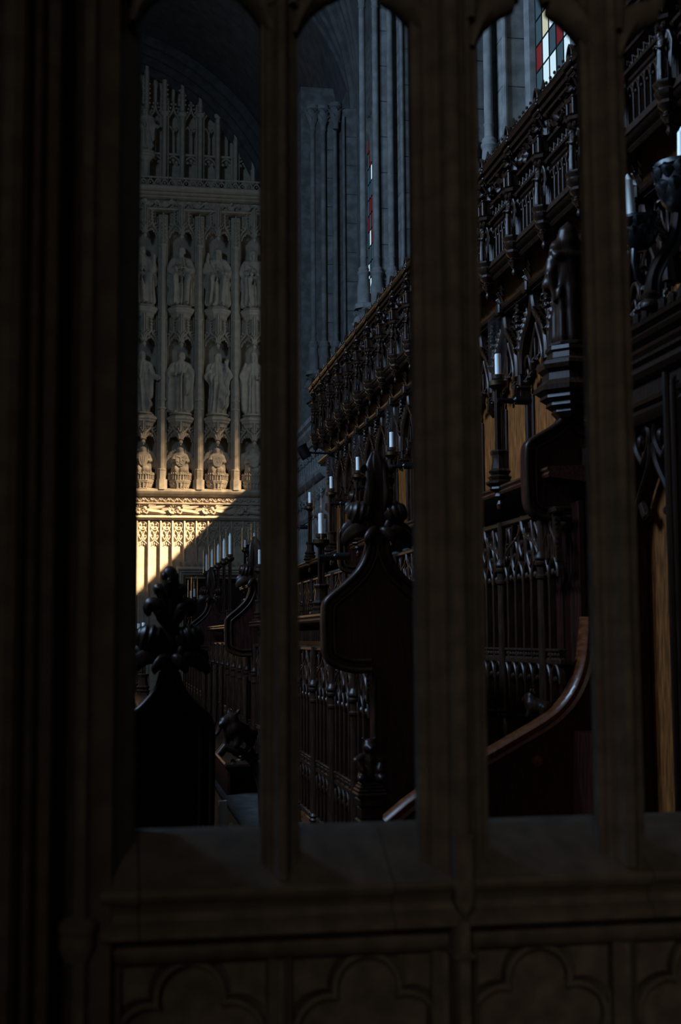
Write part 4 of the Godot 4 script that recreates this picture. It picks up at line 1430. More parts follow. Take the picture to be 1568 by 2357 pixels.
func build_stall_backs() -> void:
	var c := thing("stall_panelling", "oak stall panelling with ogee arches and brown panels between slim shafts", "panelling", Vector3(3.14, 0, 0), -PI / 2)
	var O: Material = M.oak_dark
	var x0 := -19.75
	var x1 := -6.9
	# back boards and the cove that carries the canopy
	var cove := []
	for i in 9:
		var a := PI / 2 * i / 8.0
		cove.append(PackedVector3Array([Vector3(x0, 4.18 + 0.28 * sin(a), -0.16 + 0.23 * (1.0 - cos(a))), Vector3(x1, 4.18 + 0.28 * sin(a), -0.16 + 0.23 * (1.0 - cos(a)))]))
	var cm := MB.new()
	cm.grid(cove)
	cove.reverse()
	part("cove", cm, M.oak_panel, c)
	part("ledge", run(x0, x1, [Vector2(-0.27, 4.17), Vector2(-0.02, 4.17), Vector2(0.0, 4.18), Vector2(-0.01, 4.195), Vector2(0.02, 4.205), Vector2(0.035, 4.22), Vector2(0.02, 4.235), Vector2(0.03, 4.25), Vector2(-0.02, 4.265), Vector2(-0.27, 4.265)]), O, c, Transform3D(), 25)
	var rng := RandomNumberGenerator.new()
	rng.seed = 31
	var hw := PITCH / 2
	var back := MB.new().box(Vector3(0, 3.4, -0.15), Vector3(PITCH - 0.012, 1.66, 0.04), 0.006).mesh()
	# shaft between two stalls with its set-offs and pinnacle
	var sh := MB.new()
	sh.box(Vector3(0, 3.0, -0.1), Vector3(0.045, 0.9, 0.07), 0.012)
	sh.box(Vector3(0.035, 3.0, -0.12), Vector3(0.03, 0.9, 0.03), 0.01)
	sh.box(Vector3(-0.035, 3.0, -0.12), Vector3(0.03, 0.9, 0.03), 0.01)
	sh.box(Vector3(0, 3.72, -0.06), Vector3(0.05, 0.6, 0.1), 0.012)
	for y: float in [3.5, 3.98, 4.03, 4.1]:
		sh.box(Vector3(0, y, -0.05), Vector3(0.075, 0.022, 0.12), 0.007)
	sh.loft(PackedVector3Array([Vector3(0, 4.03, -0.02), Vector3(0, 4.12, -0.02), Vector3(0, 4.3, -0.02)]), [0.03, 0.022, 0.006], [0.03, 0.022, 0.006], Vector3.BACK, 6)
	for k in 5:
		for s: float in [-1.0, 1.0]:
			sh.ball(Vector3(s * 0.026, 4.06 + k * 0.045, -0.01), Vector3(0.015, 0.013, 0.015), 4, 6)
	sh.loft(PackedVector3Array([Vector3(0, 3.52, 0.0), Vector3(0, 3.44, 0.01), Vector3(0, 3.38, -0.02)]), [0.03, 0.028, 0.01], [0.03, 0.03, 0.01], Vector3.BACK, 8, 5, 0.15)
	var shm := sh.mesh()
	# ogee arch with carved spandrels and hanging cusps
	var og := MB.new()
	og.sweep(ogee(0, 3.6, hw - 0.05, 0.6, 10, -0.06), bar(0.055, 0.06, 0.016), Vector3.BACK)
	og.sweep(ogee(0, 3.6, hw - 0.09, 0.52, 10, -0.12), round_bar(0.03, 0.05), Vector3.BACK)
	for s: float in [-1.0, 1.0]:
		# lacy sub-arches that end in a leaf
		og.sweep(bez(Vector2(s * (hw - 0.06), 3.58), Vector2(s * (hw - 0.07), 3.76), Vector2(s * 0.17, 3.78), Vector2(s * 0.14, 3.6), 8, -0.08), bar(0.026, 0.045, 0.008), Vector3.BACK)
		og.sweep(bez(Vector2(s * 0.14, 3.6), Vector2(s * 0.13, 3.78), Vector2(s * 0.03, 3.86), Vector2(0, 3.94), 8, -0.08), bar(0.026, 0.045, 0.008), Vector3.BACK)
		og.sweep(bez(Vector2(s * (hw - 0.06), 3.58), Vector2(s * 0.24, 3.66), Vector2(s * 0.22, 3.62), Vector2(s * 0.225, 3.56), 6, -0.08), bar(0.018, 0.035, 0.006), Vector3.BACK)
		og.sweep(bez(Vector2(s * 0.05, 3.84), Vector2(s * 0.06, 3.76), Vector2(s * 0.04, 3.72), Vector2(s * 0.055, 3.67), 6, -0.08), bar(0.018, 0.035, 0.006), Vector3.BACK)
		for q: Vector2 in [Vector2(0.14, 3.56), Vector2(0.225, 3.54), Vector2(0.055, 3.66)]:
			for k in 3:
				og.add(leaf_mesh(0.05, 0.045, 0.7, 0.5), Transform3D(Basis(Vector3.BACK, PI + (k - 1) * 0.8), Vector3(s * q.x, q.y + 0.03, -0.05)))
		# spandrel: daggers, a mullion and a leaf trail along the arch
		og.sweep(vesica(Vector2(s * 0.2, 4.04), 0.04, 0.1, -s * 0.2, 6, -0.1), bar(0.02, 0.04, 0.006), Vector3.BACK, true)
		og.sweep(vesica(Vector2(s * 0.28, 3.98), 0.035, 0.13, 0.0, 6, -0.1), bar(0.02, 0.04, 0.006), Vector3.BACK, true)
		og.sweep(vesica(Vector2(s * 0.1, 4.1), 0.035, 0.06, 0.0, 6, -0.1), bar(0.018, 0.04, 0.006), Vector3.BACK, true)
		og.box(Vector3(s * 0.24, 4.08, -0.09), Vector3(0.016, 0.2, 0.04), 0.004)
		for i in 6:
			var e := ogee(0, 3.6, hw - 0.05, 0.6, 10, -0.01)
			og.add(leaf_mesh(0.055, 0.05, 0.6, 0.5), Transform3D(Basis(Vector3.BACK, -s * (1.2 - 0.1 * i)), e[(2 + i) if s < 0 else 18 - i]))
	og.box(Vector3(0, 3.98, -0.125), Vector3(PITCH, 0.4, 0.02))
	foliage(og, rng, Vector3(0, 4.1, -0.08), Vector3(0.28, 0.06, 0.03), 0.045, 18)
	og.box(Vector3(0, 4.22, 0.02), Vector3(0.1, 0.09, 0.06), 0.012)
	var ogm := og.mesh()
	# leafy finial over each arch, standing on the ledge
	var fi := MB.new()
	fi.loft(PackedVector3Array([Vector3(0, 4.25, 0.0), Vector3(0, 4.36, 0.0), Vector3(0, 4.5, 0.0)]), [0.012, 0.014, 0.008], [0.012, 0.014, 0.008], Vector3.BACK, 6)
	for k in 4:
		for s: float in [-1.0, 1.0]:
			fi.add(leaf_mesh(0.085 - 0.01 * k, 0.055, 0.5, 0.5), Transform3D(Basis(Vector3.BACK, -s * (1.0 - 0.12 * k)), Vector3(0, 4.27 + 0.05 * k, 0.0)))
	for k in 3:
		fi.add(leaf_mesh(0.08, 0.05, 0.6, 0.5), Transform3D(Basis(), Vector3(0, 4.28 + 0.05 * k, 0.01)))
	fi.add(leaf_mesh(0.07, 0.04, 0.1, 0.6), at(0, 4.46, 0))
	var fim := fi.mesh()
	var cr := MB.new()
	for d: float in [-0.02, 0.02]:
		var path := PackedVector3Array()
		for i in 9:
			var a := PI / 2 * i / 8.0
			path.append(Vector3(d, 4.18 + 0.28 * sin(a), -0.145 + 0.23 * (1.0 - cos(a))))
		cr.tube(path, 0.014, 6, Vector3.RIGHT)
	var crm := cr.mesh()
	for k in range(-2, 15):
		var x := bay(k)
		part("back_panel", back, M.oak_panel, c, at(x, 0, 0))
		part("ogee_arch", ogm, O, c, at(x, 0, 0))
		part("finial", fim, O, c, at(x, 0, 0.0))
		part("shaft", shm, O, c, at(x - hw, 0, 0))
		part("cove_rib", crm, O, c, at(x - hw, 0, 0))


# ---------------------------------------------------------------- desks: openwork front along the choir, moulded top (local y is 0 at the top of the plinth)
var desk_mesh := {}


func desk(label: String, x: float, y: float, za: float, zb: float, off := 0.1) -> void:
	var O: Material = M.oak_dark
	if desk_mesh.is_empty():
		var pitch := 0.174
		# one light, from rail to arch
		var li := MB.new()
		li.box(Vector3(0, 0.69, 0), Vector3(0.022, 0.55, 0.05), 0.007)
		li.box(Vector3(0, 0.2, 0), Vector3(0.022, 0.32, 0.05), 0.007)
		li.sweep(pointed(pitch / 2, 0.93, pitch / 2 - 0.006, 0.13, 5, -0.02), bar(0.022, 0.045, 0.007), Vector3.BACK)
		for s: float in [-1.0, 1.0]:
			li.loft(PackedVector3Array([Vector3(pitch / 2 + s * 0.075, 0.985, 0), Vector3(pitch / 2 + s * 0.05, 0.955, 0), Vector3(pitch / 2 + s * 0.03, 0.955, 0)]), [0.02, 0.017, 0.014], [0.014, 0.016, 0.016], Vector3.BACK, 6)
			li.ball(Vector3(pitch / 2 + s * 0.026, 0.957, 0.004), Vector3(0.016, 0.016, 0.016), 5, 7)
		# crenellated band and the arcade under it
		li.box(Vector3(pitch / 2, 0.475, 0.0), Vector3(pitch, 0.02, 0.06), 0.006)
		li.box(Vector3(pitch / 2, 0.405, 0.0), Vector3(pitch, 0.05, 0.05), 0.012)
		for i in 3:
			li.box(Vector3(pitch * (i + 0.5) / 3, 0.448, 0.0), Vector3(0.034, 0.03, 0.05), 0.008)
		li.sweep(pointed(pitch / 2, 0.27, pitch / 2 - 0.012, 0.12, 5, -0.02), bar(0.022, 0.045, 0.007), Vector3.BACK)
		for s: float in [-1.0, 1.0]:
			li.ball(Vector3(pitch / 2 + s * 0.045, 0.295, 0.0), Vector3(0.02, 0.022, 0.018), 5, 7)
		li.box(Vector3(pitch / 2, 0.02, 0), Vector3(pitch, 0.05, 0.06), 0.012)
		desk_mesh.light = li.mesh()
		# tracery of a bay: three daggers under an ogee
		var t := MB.new()
		var tb := bar(0.02, 0.045, 0.007)
		t.sweep(ogee(0, 1.02, 0.4, 0.31, 10, -0.02), bar(0.028, 0.05, 0.009), Vector3.BACK)
		for q: Array in [[0.0, 1.2, 0.062, 0.105, 0.0], [-0.16, 1.12, 0.058, 0.1, 0.15], [0.16, 1.12, 0.058, 0.1, -0.15], [-0.31, 1.19, 0.045, 0.1, 0.3], [0.31, 1.19, 0.045, 0.1, -0.3]]:
			t.sweep(vesica(Vector2(q[0], q[1]), q[2], q[3], q[4], 7, -0.02), tb, Vector3.BACK, true)
			t.ball(Vector3(q[0] - 0.045, q[1] - 0.01, 0.0), Vector3(0.02, 0.024, 0.018), 5, 7)
			t.ball(Vector3(q[0] + 0.045, q[1] - 0.01, 0.0), Vector3(0.02, 0.024, 0.018), 5, 7)
			t.ball(Vector3(q[0], q[1] - 0.085, 0.002), Vector3(0.022, 0.02, 0.018), 5, 7)
		for s: float in [-1.0, 1.0]:
			t.sweep(bez(Vector2(s * 0.08, 1.05), Vector2(s * 0.06, 1.12), Vector2(s * 0.1, 1.16), Vector2(s * 0.06, 1.28), 6, -0.02), tb, Vector3.BACK)
			t.sweep(bez(Vector2(s * 0.25, 1.05), Vector2(s * 0.23, 1.12), Vector2(s * 0.25, 1.2), Vector2(s * 0.2, 1.32), 6, -0.02), tb, Vector3.BACK)
			var rng := RandomNumberGenerator.new()
			rng.seed = 8
			for i in 8:
				t.ball(Vector3(s * (0.39 - 0.01 * i), 1.08 + 0.03 * i, 0.01), Vector3(0.018, 0.014, 0.014), 4, 6)
		t.box(Vector3(0, 1.345, 0), Vector3(0.87, 0.04, 0.06), 0.01)
		desk_mesh.tracery = t.mesh()
		var col := [Vector2(0, -0.42), Vector2(0.05, -0.42), Vector2(0.05, -0.05), Vector2(0.04, 0.0), Vector2(0.052, 0.02), Vector2(0.04, 0.035), Vector2(0.052, 0.05), Vector2(0.036, 0.07), Vector2(0.034, 0.92), Vector2(0.045, 0.93), Vector2(0.046, 0.945), Vector2(0.036, 0.955), Vector2(0.036, 1.0), Vector2(0.05, 1.015), Vector2(0.052, 1.03), Vector2(0.042, 1.04), Vector2(0.052, 1.055), Vector2(0.05, 1.07), Vector2(0.03, 1.1), Vector2(0.028, 1.36), Vector2(0, 1.36)]
		desk_mesh.column = MB.new().lathe(col, 12).mesh(30)
	var L := zb - za
	var t := thing("choir_desk", label, "choir desk", Vector3(x, y, za), -PI / 2)
	# local x runs from 0 (far end) to L (near end)
	part("plinth", MB.new().box(Vector3(L / 2, -y / 2 - 0.005, -0.02), Vector3(L, y - 0.01, 0.08), 0.01), M.oak_rail, t)
	part("board", MB.new().box(Vector3(L / 2, 0.7, -0.14), Vector3(L, 1.4, 0.03)), M.oak_red, t)
	part("desk_top", run(0, L, [Vector2(-0.5, 1.6), Vector2(-0.5, 1.64), Vector2(0.05, 1.615), Vector2(0.07, 1.61), Vector2(0.075, 1.595), Vector2(0.06, 1.58), Vector2(0.07, 1.565), Vector2(0.06, 1.55), Vector2(0.03, 1.545), Vector2(-0.1, 1.53), Vector2(-0.35, 1.5)]), M.oak_mid, t, Transform3D(), 25)
	var n := int(L / 0.174)
	for i in n:
		part("lancet", desk_mesh.light, O, t, at(L - (i + 1) * 0.174, 0, 0))
	if off > 0.15:
		part("tracery", desk_mesh.tracery, O, t, Transform3D(Basis().scaled(Vector3(off / 0.87, 1, 1)), Vector3(L - off / 2, 0, 0)))
	for i in int((L - off) / 0.87):
		part("tracery", desk_mesh.tracery, O, t, at(L - off - 0.435 - i * 0.87, 0, 0))
	for i in int((L - off) / 0.87) + 1:
		part("column", desk_mesh.column, O, t, at(L - off - i * 0.87, 0, 0.025))


func build_desks() -> void:
	desk("upper oak choir desk with openwork tracery front, nearest length beside the carved figure", 2.72, 0.98, -14.55, -7.674, 0.276)
	desk("upper oak choir desk with openwork front, farther length beyond the gap", 2.72, 0.98, -27.6, -15.0)
	desk("lower oak choir desk with openwork front and slim columns behind the large poppyhead", 1.6, 0.11, -14.8, -8.06, 0.42)
	desk("lower oak choir desk with openwork front, length in the middle of the choir", 1.6, 0.11, -21.7, -15.25)
	desk("lower oak choir desk with openwork front, farthest length toward the reredos", 1.6, 0.11, -28.5, -22.1)
	# floors that the two rows of stalls stand on
	structure("platform_upper", slab(2.76, 4.95, 0, 0.97, -28, -6.9), M.oak_red, "raised oak floor of the upper stalls", "floor")
	structure("platform_lower", slab(1.64, 2.76, 0, 0.1, -29, -7.9), M.oak_red, "oak floor of the lower stalls", "floor")


# ---------------------------------------------------------------- bench ends
func fine(m: MB, path: PackedVector3Array, ws: Array, ts: Array, n: Vector3, segs := 12, ribs := 0, rib := 0.0) -> void:
	# a loft through softly rounded stations
	var p := PackedVector3Array()
	var w := []
	var t := []
	var k := path.size()
	for i in k - 1:
		for s in 4:
			var u := s / 4.0
			p.append(path[i].cubic_interpolate(path[i + 1], path[maxi(i - 1, 0)], path[mini(i + 2, k - 1)], u))
			w.append(maxf(0.002, cubic_interpolate(ws[i], ws[i + 1], ws[maxi(i - 1, 0)], ws[mini(i + 2, k - 1)], u)))
			t.append(maxf(0.002, cubic_interpolate(ts[i], ts[i + 1], ts[maxi(i - 1, 0)], ts[mini(i + 2, k - 1)], u)))
	p.append(path[-1])
	w.append(ws[-1])
	t.append(ts[-1])
	m.loft(p, w, t, n, maxi(segs, 12), ribs, rib)


func poppyhead(t: Node3D, y: float, s: float, lobed: bool) -> void:
	var O: Material = M.oak_dark
	var base := Transform3D(Basis().scaled(Vector3.ONE * s), Vector3(0, y, 0))
	var vol := MB.new()
	for d: float in [-1.0, 1.0]:
		var prof := []
		for i in 25:
			var u := -1.0 + 2.0 * i / 24.0
			prof.append(Vector2(maxf(0.002, 0.078 * pow(1.0 - u * u, 0.42) * (1.0 + 0.07 * cos(u * 4.5 * PI))), u * 0.088))
		var b := MB.new().lathe(prof, 18)
		vol.add(b, Transform3D(Basis(Vector3.BACK, PI / 2 + d * 0.25), Vector3(d * 0.107, 0.215, 0.01)))
		# stalk of the scroll and its curled leaf
		fine(vol, PackedVector3Array([Vector3(d * 0.02, 0.05, 0), Vector3(d * 0.06, 0.13, 0.02), Vector3(d * 0.09, 0.2, 0.02)]), [0.035, 0.04, 0.03], [0.05, 0.05, 0.04], Vector3.BACK, 8)
		fine(vol, PackedVector3Array([Vector3(d * 0.03, 0.08, 0.03), Vector3(d * 0.1, 0.11, 0.05), Vector3(d * 0.16, 0.09, 0.05), Vector3(d * 0.205, 0.04, 0.04), Vector3(d * 0.19, 0.015, 0.04)]), [0.03, 0.042, 0.04, 0.03, 0.008], [0.02, 0.022, 0.02, 0.016, 0.008], Vector3.BACK, 10, 3, 0.2)
		fine(vol, PackedVector3Array([Vector3(d * 0.03, 0.08, 0.0), Vector3(d * 0.12, 0.14, 0.0), Vector3(d * 0.19, 0.12, 0.0), Vector3(d * 0.215, 0.08, 0.0)]), [0.03, 0.04, 0.03, 0.008], [0.02, 0.03, 0.022, 0.008], Vector3.BACK, 10, 3, 0.2)
		fine(vol, PackedVector3Array([Vector3(d * 0.01, 0.1, 0.05), Vector3(d * 0.04, 0.1, 0.09), Vector3(d * 0.08, 0.05, 0.1), Vector3(d * 0.085, 0.02, 0.09)]), [0.025, 0.032, 0.025, 0.006], [0.02, 0.02, 0.015, 0.006], Vector3.BACK, 8)
	var bud := MB.new()
	if not lobed:
		fine(bud, PackedVector3Array([Vector3(0, 0.02, 0), Vector3(0, 0.12, 0.0), Vector3(0, 0.24, 0), Vector3(0.004, 0.36, 0), Vector3(0, 0.48, 0.01), Vector3(-0.006, 0.56, 0.01), Vector3(-0.01, 0.615, 0.0)]), [0.04, 0.05, 0.05, 0.056, 0.05, 0.034, 0.01], [0.05, 0.06, 0.06, 0.06, 0.055, 0.04, 0.012], Vector3.BACK, 18, 6, 0.1)
		for d: float in [-1.0, 1.0]:
			fine(bud, PackedVector3Array([Vector3(d * 0.03, 0.2, 0.03), Vector3(d * 0.056, 0.3, 0.045), Vector3(d * 0.05, 0.4, 0.045), Vector3(d * 0.045, 0.5, 0.03), Vector3(d * 0.018 - 0.008, 0.6, 0.015)]), [0.018, 0.036, 0.03, 0.036, 0.008], [0.02, 0.03, 0.03, 0.026, 0.008], Vector3(d * 0.5, 0, 1).normalized(), 14, 3, 0.16)
			for k in 3:
				bud.add(leaf_mesh(0.075, 0.05, 0.6, 0.5), Transform3D(Basis(Vector3.BACK, -d * (0.5 + 0.15 * k)), Vector3(d * 0.05, 0.3 + 0.08 * k, 0.03)))
	else:
		fine(bud, PackedVector3Array([Vector3(0, 0.02, 0), Vector3(0, 0.14, 0.0), Vector3(0, 0.26, 0), Vector3(0, 0.36, 0), Vector3(0, 0.46, 0.01), Vector3(0, 0.53, 0.01), Vector3(0, 0.59, 0.01), Vector3(0, 0.615, 0.0)]), [0.05, 0.055, 0.048, 0.056, 0.05, 0.048, 0.036, 0.012], [0.05, 0.06, 0.05, 0.055, 0.05, 0.046, 0.034, 0.012], Vector3.BACK, 16, 5, 0.08)
		for d: float in [-1.0, 1.0]:
			fine(bud, PackedVector3Array([Vector3(d * 0.02, 0.3, 0.02), Vector3(d * 0.06, 0.38, 0.04), Vector3(d * 0.1, 0.41, 0.04), Vector3(d * 0.122, 0.375, 0.035), Vector3(d * 0.115, 0.34, 0.03)]), [0.03, 0.036, 0.032, 0.026, 0.01], [0.03, 0.03, 0.026, 0.02, 0.008], Vector3.BACK, 14, 4, 0.12)
			fine(bud, PackedVector3Array([Vector3(d * 0.02, 0.4, 0.02), Vector3(d * 0.05, 0.48, 0.03), Vector3(d * 0.07, 0.49, 0.03), Vector3(d * 0.078, 0.46, 0.03)]), [0.03, 0.03, 0.024, 0.008], [0.03, 0.026, 0.02, 0.008], Vector3.BACK, 12, 4, 0.12)
			bud.ball(Vector3(d * 0.03, 0.56, 0.03), Vector3(0.02, 0.026, 0.02), 6, 8)
			bud.add(leaf_mesh(0.1, 0.06, 0.7, 0.5), Transform3D(Basis(Vector3.BACK, -d * 0.5), Vector3(d * 0.015, 0.28, 0.04)))
		bud.add(leaf_mesh(0.13, 0.07, 0.5, 0.6), at(0, 0.4, 0.04))
		bud.ball(Vector3(0, 0.53, 0.04), Vector3(0.024, 0.03, 0.02), 6, 8)
	var pb := part("poppyhead", bud, O, t, base, 62)
	part("scroll", vol, O, pb, Transform3D(), 62)


func inset(poly: PackedVector2Array, d: float) -> PackedVector3Array:
	var out := PackedVector3Array()
	var n := poly.size()
	for i in n:
		var d1 := (poly[i] - poly[maxi(i - 1, 0)])
		var d2 := (poly[mini(i + 1, n - 1)] - poly[i])
		var q := (d1.normalized() + d2.normalized()).normalized()
		out.append(Vector3(poly[i].x + q.y * d, poly[i].y - q.x * d, 0.0))
	return out


func smooth(list: Array, steps := 4) -> PackedVector2Array:
	# a soft curve through the given points
	var c := Curve2D.new()
	for i in list.size():
		var a: Vector2 = list[maxi(i - 1, 0)]
		var b: Vector2 = list[mini(i + 1, list.size() - 1)]
		var h := (b - a) * 0.17
		c.add_point(list[i], -h, h)
	var out := PackedVector2Array()
	for i in list.size() - 1:
		for k in steps:
			out.append(c.sample(i, float(k) / steps))
	out.append(list[-1])
	return out


func bench_end(label: String, where: Vector3, left: Array, right: Array, leg_l: float, leg_r: float, low: float) -> Node3D:
	# left, right: outlines from the underside of the ear up to the neck, as (offset from the middle, height)
	var t := thing("bench_end", label, "bench end", where)
	var lp := smooth(left)
	var rp := smooth(right)
	var poly := PackedVector2Array()
	poly.append(Vector2(leg_l, 0.0))
	poly.append(Vector2(leg_l, low))
	poly.append_array(lp)
	for i in range(rp.size() - 1, -1, -1):
		poly.append(rp[i])
	poly.append(Vector2(leg_r, low))
	poly.append(Vector2(leg_r, 0.0))
	part("board", MB.new().prism(poly, -0.05, 0.03, 0.01), M.oak_red, t, Transform3D(), 30)
	for q: Array in [[0.016, 0.038, 0.04], [0.075, 0.03, 0.03]]:
		part("roll_moulding", MB.new().sweep(at(0, 0, 0.02) * inset(lp, q[0]), round_bar(q[1], q[2]), Vector3.BACK), M.oak_dark, t)
		var rv := inset(rp, -q[0])
		part("roll_moulding", MB.new().sweep(at(0, 0, 0.02) * rv, round_bar(q[1], q[2]), Vector3.BACK), M.oak_dark, t)
	return t


func mirror_pts(a: Array) -> Array:
	var o := []
	for q: Vector2 in a:
		o.append(Vector2(-q.x, q.y))
	return o


func build_bench_ends() -> void:
	var L := [Vector2(-0.045, 1.325), Vector2(-0.17, 1.325), Vector2(-0.28, 1.36), Vector2(-0.345, 1.43), Vector2(-0.355, 1.55), Vector2(-0.355, 1.69), Vector2(-0.335, 1.78), Vector2(-0.22, 1.88), Vector2(-0.13, 1.97), Vector2(-0.085, 2.06), Vector2(-0.07, 2.13)]
	var R := mirror_pts(L)
	R[0] = Vector2(0.31, 1.325)
	R[1] = Vector2(0.33, 1.34)
	R[2] = Vector2(0.342, 1.37)
	var b := bench_end("large dark oak bench end with a leafy poppyhead, seen through the middle opening", Vector3(1.632, 0, -8.0), L, R, -0.045, 0.31, 1.32)
	part("edge", MB.new().box(Vector3(-0.03, 0.66, 0.03), Vector3(0.035, 1.3, 0.04), 0.012), M.oak_dark, b)
	poppyhead(b, 2.1, 1.0, false)
	var c := bench_end("second oak bench end of the lower desks, far off, beneath the row of tall candles", Vector3(1.632, 0, -15.1), L, R, -0.045, 0.31, 1.32)
	poppyhead(c, 2.1, 1.0, false)
	var d := bench_end("third oak bench end of the lower desks, small and farthest toward the reredos", Vector3(1.632, 0, -21.95), L, R, -0.045, 0.31, 1.32)
	poppyhead(d, 2.1, 1.0, false)
	# low form nearest on the left
	var LA := [Vector2(-0.25, 0.5), Vector2(-0.252, 0.9), Vector2(-0.25, 1.05), Vector2(-0.225, 1.12), Vector2(-0.15, 1.19), Vector2(-0.085, 1.27), Vector2(-0.055, 1.36)]
	var a := bench_end("nearest low bench end with a bulky leaf finial in front of the sunlit reredos", Vector3(0.318, 0, -7.4), LA, mirror_pts(LA), -0.25, 0.25, 0.48)
	poppyhead(a, 1.33, 1.0, true)
	# end of the upper stalls: ear, capital and shaft
	var LS := [Vector2(-0.02, 2.27), Vector2(-0.18, 2.268), Vector2(-0.26, 2.3), Vector2(-0.305, 2.37), Vector2(-0.313, 2.5), Vector2(-0.313, 2.68), Vector2(-0.29, 2.77), Vector2(-0.18, 2.84), Vector2(-0.09, 2.9), Vector2(-0.05, 2.97)]
	var RS := mirror_pts(LS)
	RS[0] = Vector2(0.28, 2.27)
	RS[1] = Vector2(0.29, 2.28)
	RS[2] = Vector2(0.3, 2.31)
	for q: Array in [[-7.85, "oak stall end with a shouldered ear, carrying the hooded figure"], [-14.75, "farther oak stall end with a spear-leaf finial behind the large poppyhead"]]:
		var s := bench_end(q[1], Vector3(2.86, 0, q[0]), LS, RS, -0.02, 0.28, 2.26)
		if q[0] < -10.0:
			poppyhead(s, 2.94, 1.0, false)
			continue
		part("capital", MB.new().lathe([Vector2(0.0, 2.9), Vector2(0.1, 2.92), Vector2(0.13, 2.955), Vector2(0.125, 2.97), Vector2(0.165, 2.995), Vector2(0.16, 3.015), Vector2(0.2, 3.04), Vector2(0.195, 3.06), Vector2(0.232, 3.085), Vector2(0.235, 3.115), Vector2(0.2, 3.14), Vector2(0.185, 3.155), Vector2(0.18, 3.2), Vector2(0.21, 3.225), Vector2(0.222, 3.25), Vector2(0.21, 3.275), Vector2(0.17, 3.29), Vector2(0.15, 3.3), Vector2(0.145, 3.335), Vector2(0.16, 3.35), Vector2(0.155, 3.375), Vector2(0.0, 3.385)], 8, Vector3(0.01, 0, 0.02), PI / 8), M.oak_dark, s, Transform3D(), 20)
		part("shaft", MB.new().lathe([Vector2(0, 1.62), Vector2(0.08, 1.62), Vector2(0.085, 1.645), Vector2(0.06, 1.665), Vector2(0.04, 1.72), Vector2(0.05, 1.78), Vector2(0.055, 1.95), Vector2(0.07, 1.965), Vector2(0.07, 1.985), Vector2(0.05, 1.995), Vector2(0.06, 2.03), Vector2(0.058, 2.045), Vector2(0.045, 2.06), Vector2(0.05, 2.1), Vector2(0.035, 2.12), Vector2(0.033, 2.72), Vector2(0.05, 2.74), Vector2(0.0, 2.75)], 10, Vector3(0.085, 0, 0.08)), M.oak_dark, s, Transform3D(), 30)
		part("edge", MB.new().box(Vector3(0.0, 1.13, 0.03), Vector3(0.035, 2.26, 0.05), 0.012), M.oak_dark, s)
		var lf := MB.new()
		for k: float in [-0.7, 0.0, 0.7]:
			lf.add(leaf_mesh(0.11, 0.05, 0.5, 0.5), Transform3D(Basis(Vector3.UP, k), Vector3(0.085, 1.67, 0.12)))
		part("leaf", lf, M.oak_dark, s)
	# stair board with a swept coping in front of it
	var st := thing("stair_board", "dark board with a swept brown coping rising to the stall end", "stair board", Vector3(0, 0, -7.66))
	var cop := smooth([Vector2(1.42, 0.31), Vector2(1.592, 0.44), Vector2(1.836, 0.62), Vector2(2.264, 0.844), Vector2(2.446, 0.941), Vector2(2.6, 1.025), Vector2(2.71, 1.11), Vector2(2.8, 1.23), Vector2(2.855, 1.38), Vector2(2.88, 1.55), Vector2(2.885, 1.66)], 3)
	var cp := PackedVector3Array()
	var poly := PackedVector2Array()
	for q in cop:
		cp.append(Vector3(q.x, q.y, 0.0))
		poly.append(q)
	poly.append(Vector2(3.1, 1.66))
	poly.append(Vector2(3.1, 0.0))
	poly.append(Vector2(1.42, 0.0))
	part("board", MB.new().prism(poly, -0.06, 0.0, 0.0), M.oak_red, st)
	part("coping", MB.new().sweep(cp, PackedVector2Array([Vector2(-0.035, -0.08), Vector2(-0.045, -0.02), Vector2(-0.035, 0.03), Vector2(-0.015, 0.045), Vector2(0.01, 0.035), Vector2(0.02, 0.02), Vector2(0.04, 0.03), Vector2(0.055, 0.015), Vector2(0.06, -0.01), Vector2(0.06, -0.08)]), Vector3.BACK), M.oak_rail, st)
	part("lit_hole_disc", MB.new().lathe([Vector2(0, 0.0), Vector2(0.033, 0.0), Vector2(0.036, 0.006), Vector2(0.03, 0.014), Vector2(0, 0.015)], 16).moved(Transform3D(Basis(Vector3.RIGHT, PI / 2), Vector3(2.541, 0.793, 0.0))), M.oak_rail, st)  # brown disc stands in for a small round hole lit from behind
	# elbows of the seats before the lower desk
	var el := smooth([Vector2(-0.14, 0.42), Vector2(-0.05, 0.46), Vector2(0.0, 0.56), Vector2(0.01, 0.72), Vector2(0.01, 1.3)], 4)
	var ep := PackedVector3Array()
	for q in el:
		ep.append(Vector3(q.x, q.y, 0))
	var em := MB.new().sweep(ep, round_bar(0.05, 0.06), Vector3.BACK).mesh()
	var zs := [-13.3, -16.3, -17.2, -18.2, -19.3]
	for k in 5:
		solo("seat_elbow", em, M.oak_dark, "slim curved seat elbow before the lower desk, %s from the screen" % NTH[k], "seat elbow", Transform3D(Basis(), Vector3(1.33, -0.1 if k > 0 else -0.15, zs[k])), "curved seat elbows")
	var be := thing("seat_bench", "low dark bench under the curved seat elbows before the lower desk", "bench", Vector3(1.3, 0, -16.3))
	part("seat", MB.new().box(Vector3(0, 0.29, 0), Vector3(0.4, 0.05, 6.6), 0.015), M.oak_dark, be)
	part("front", MB.new().box(Vector3(-0.15, 0.13, 0), Vector3(0.05, 0.27, 6.5), 0.012), M.oak_red, be)
	# long low form behind the nearest bench end
	var fo := thing("front_form", "low dark form running back from the nearest bench end", "bench", Vector3(0.318, 0, -12.5))
	part("back", MB.new().box(Vector3(0.0, 0.44, 0), Vector3(0.07, 0.88, 10.0), 0.015), M.oak_red, fo)
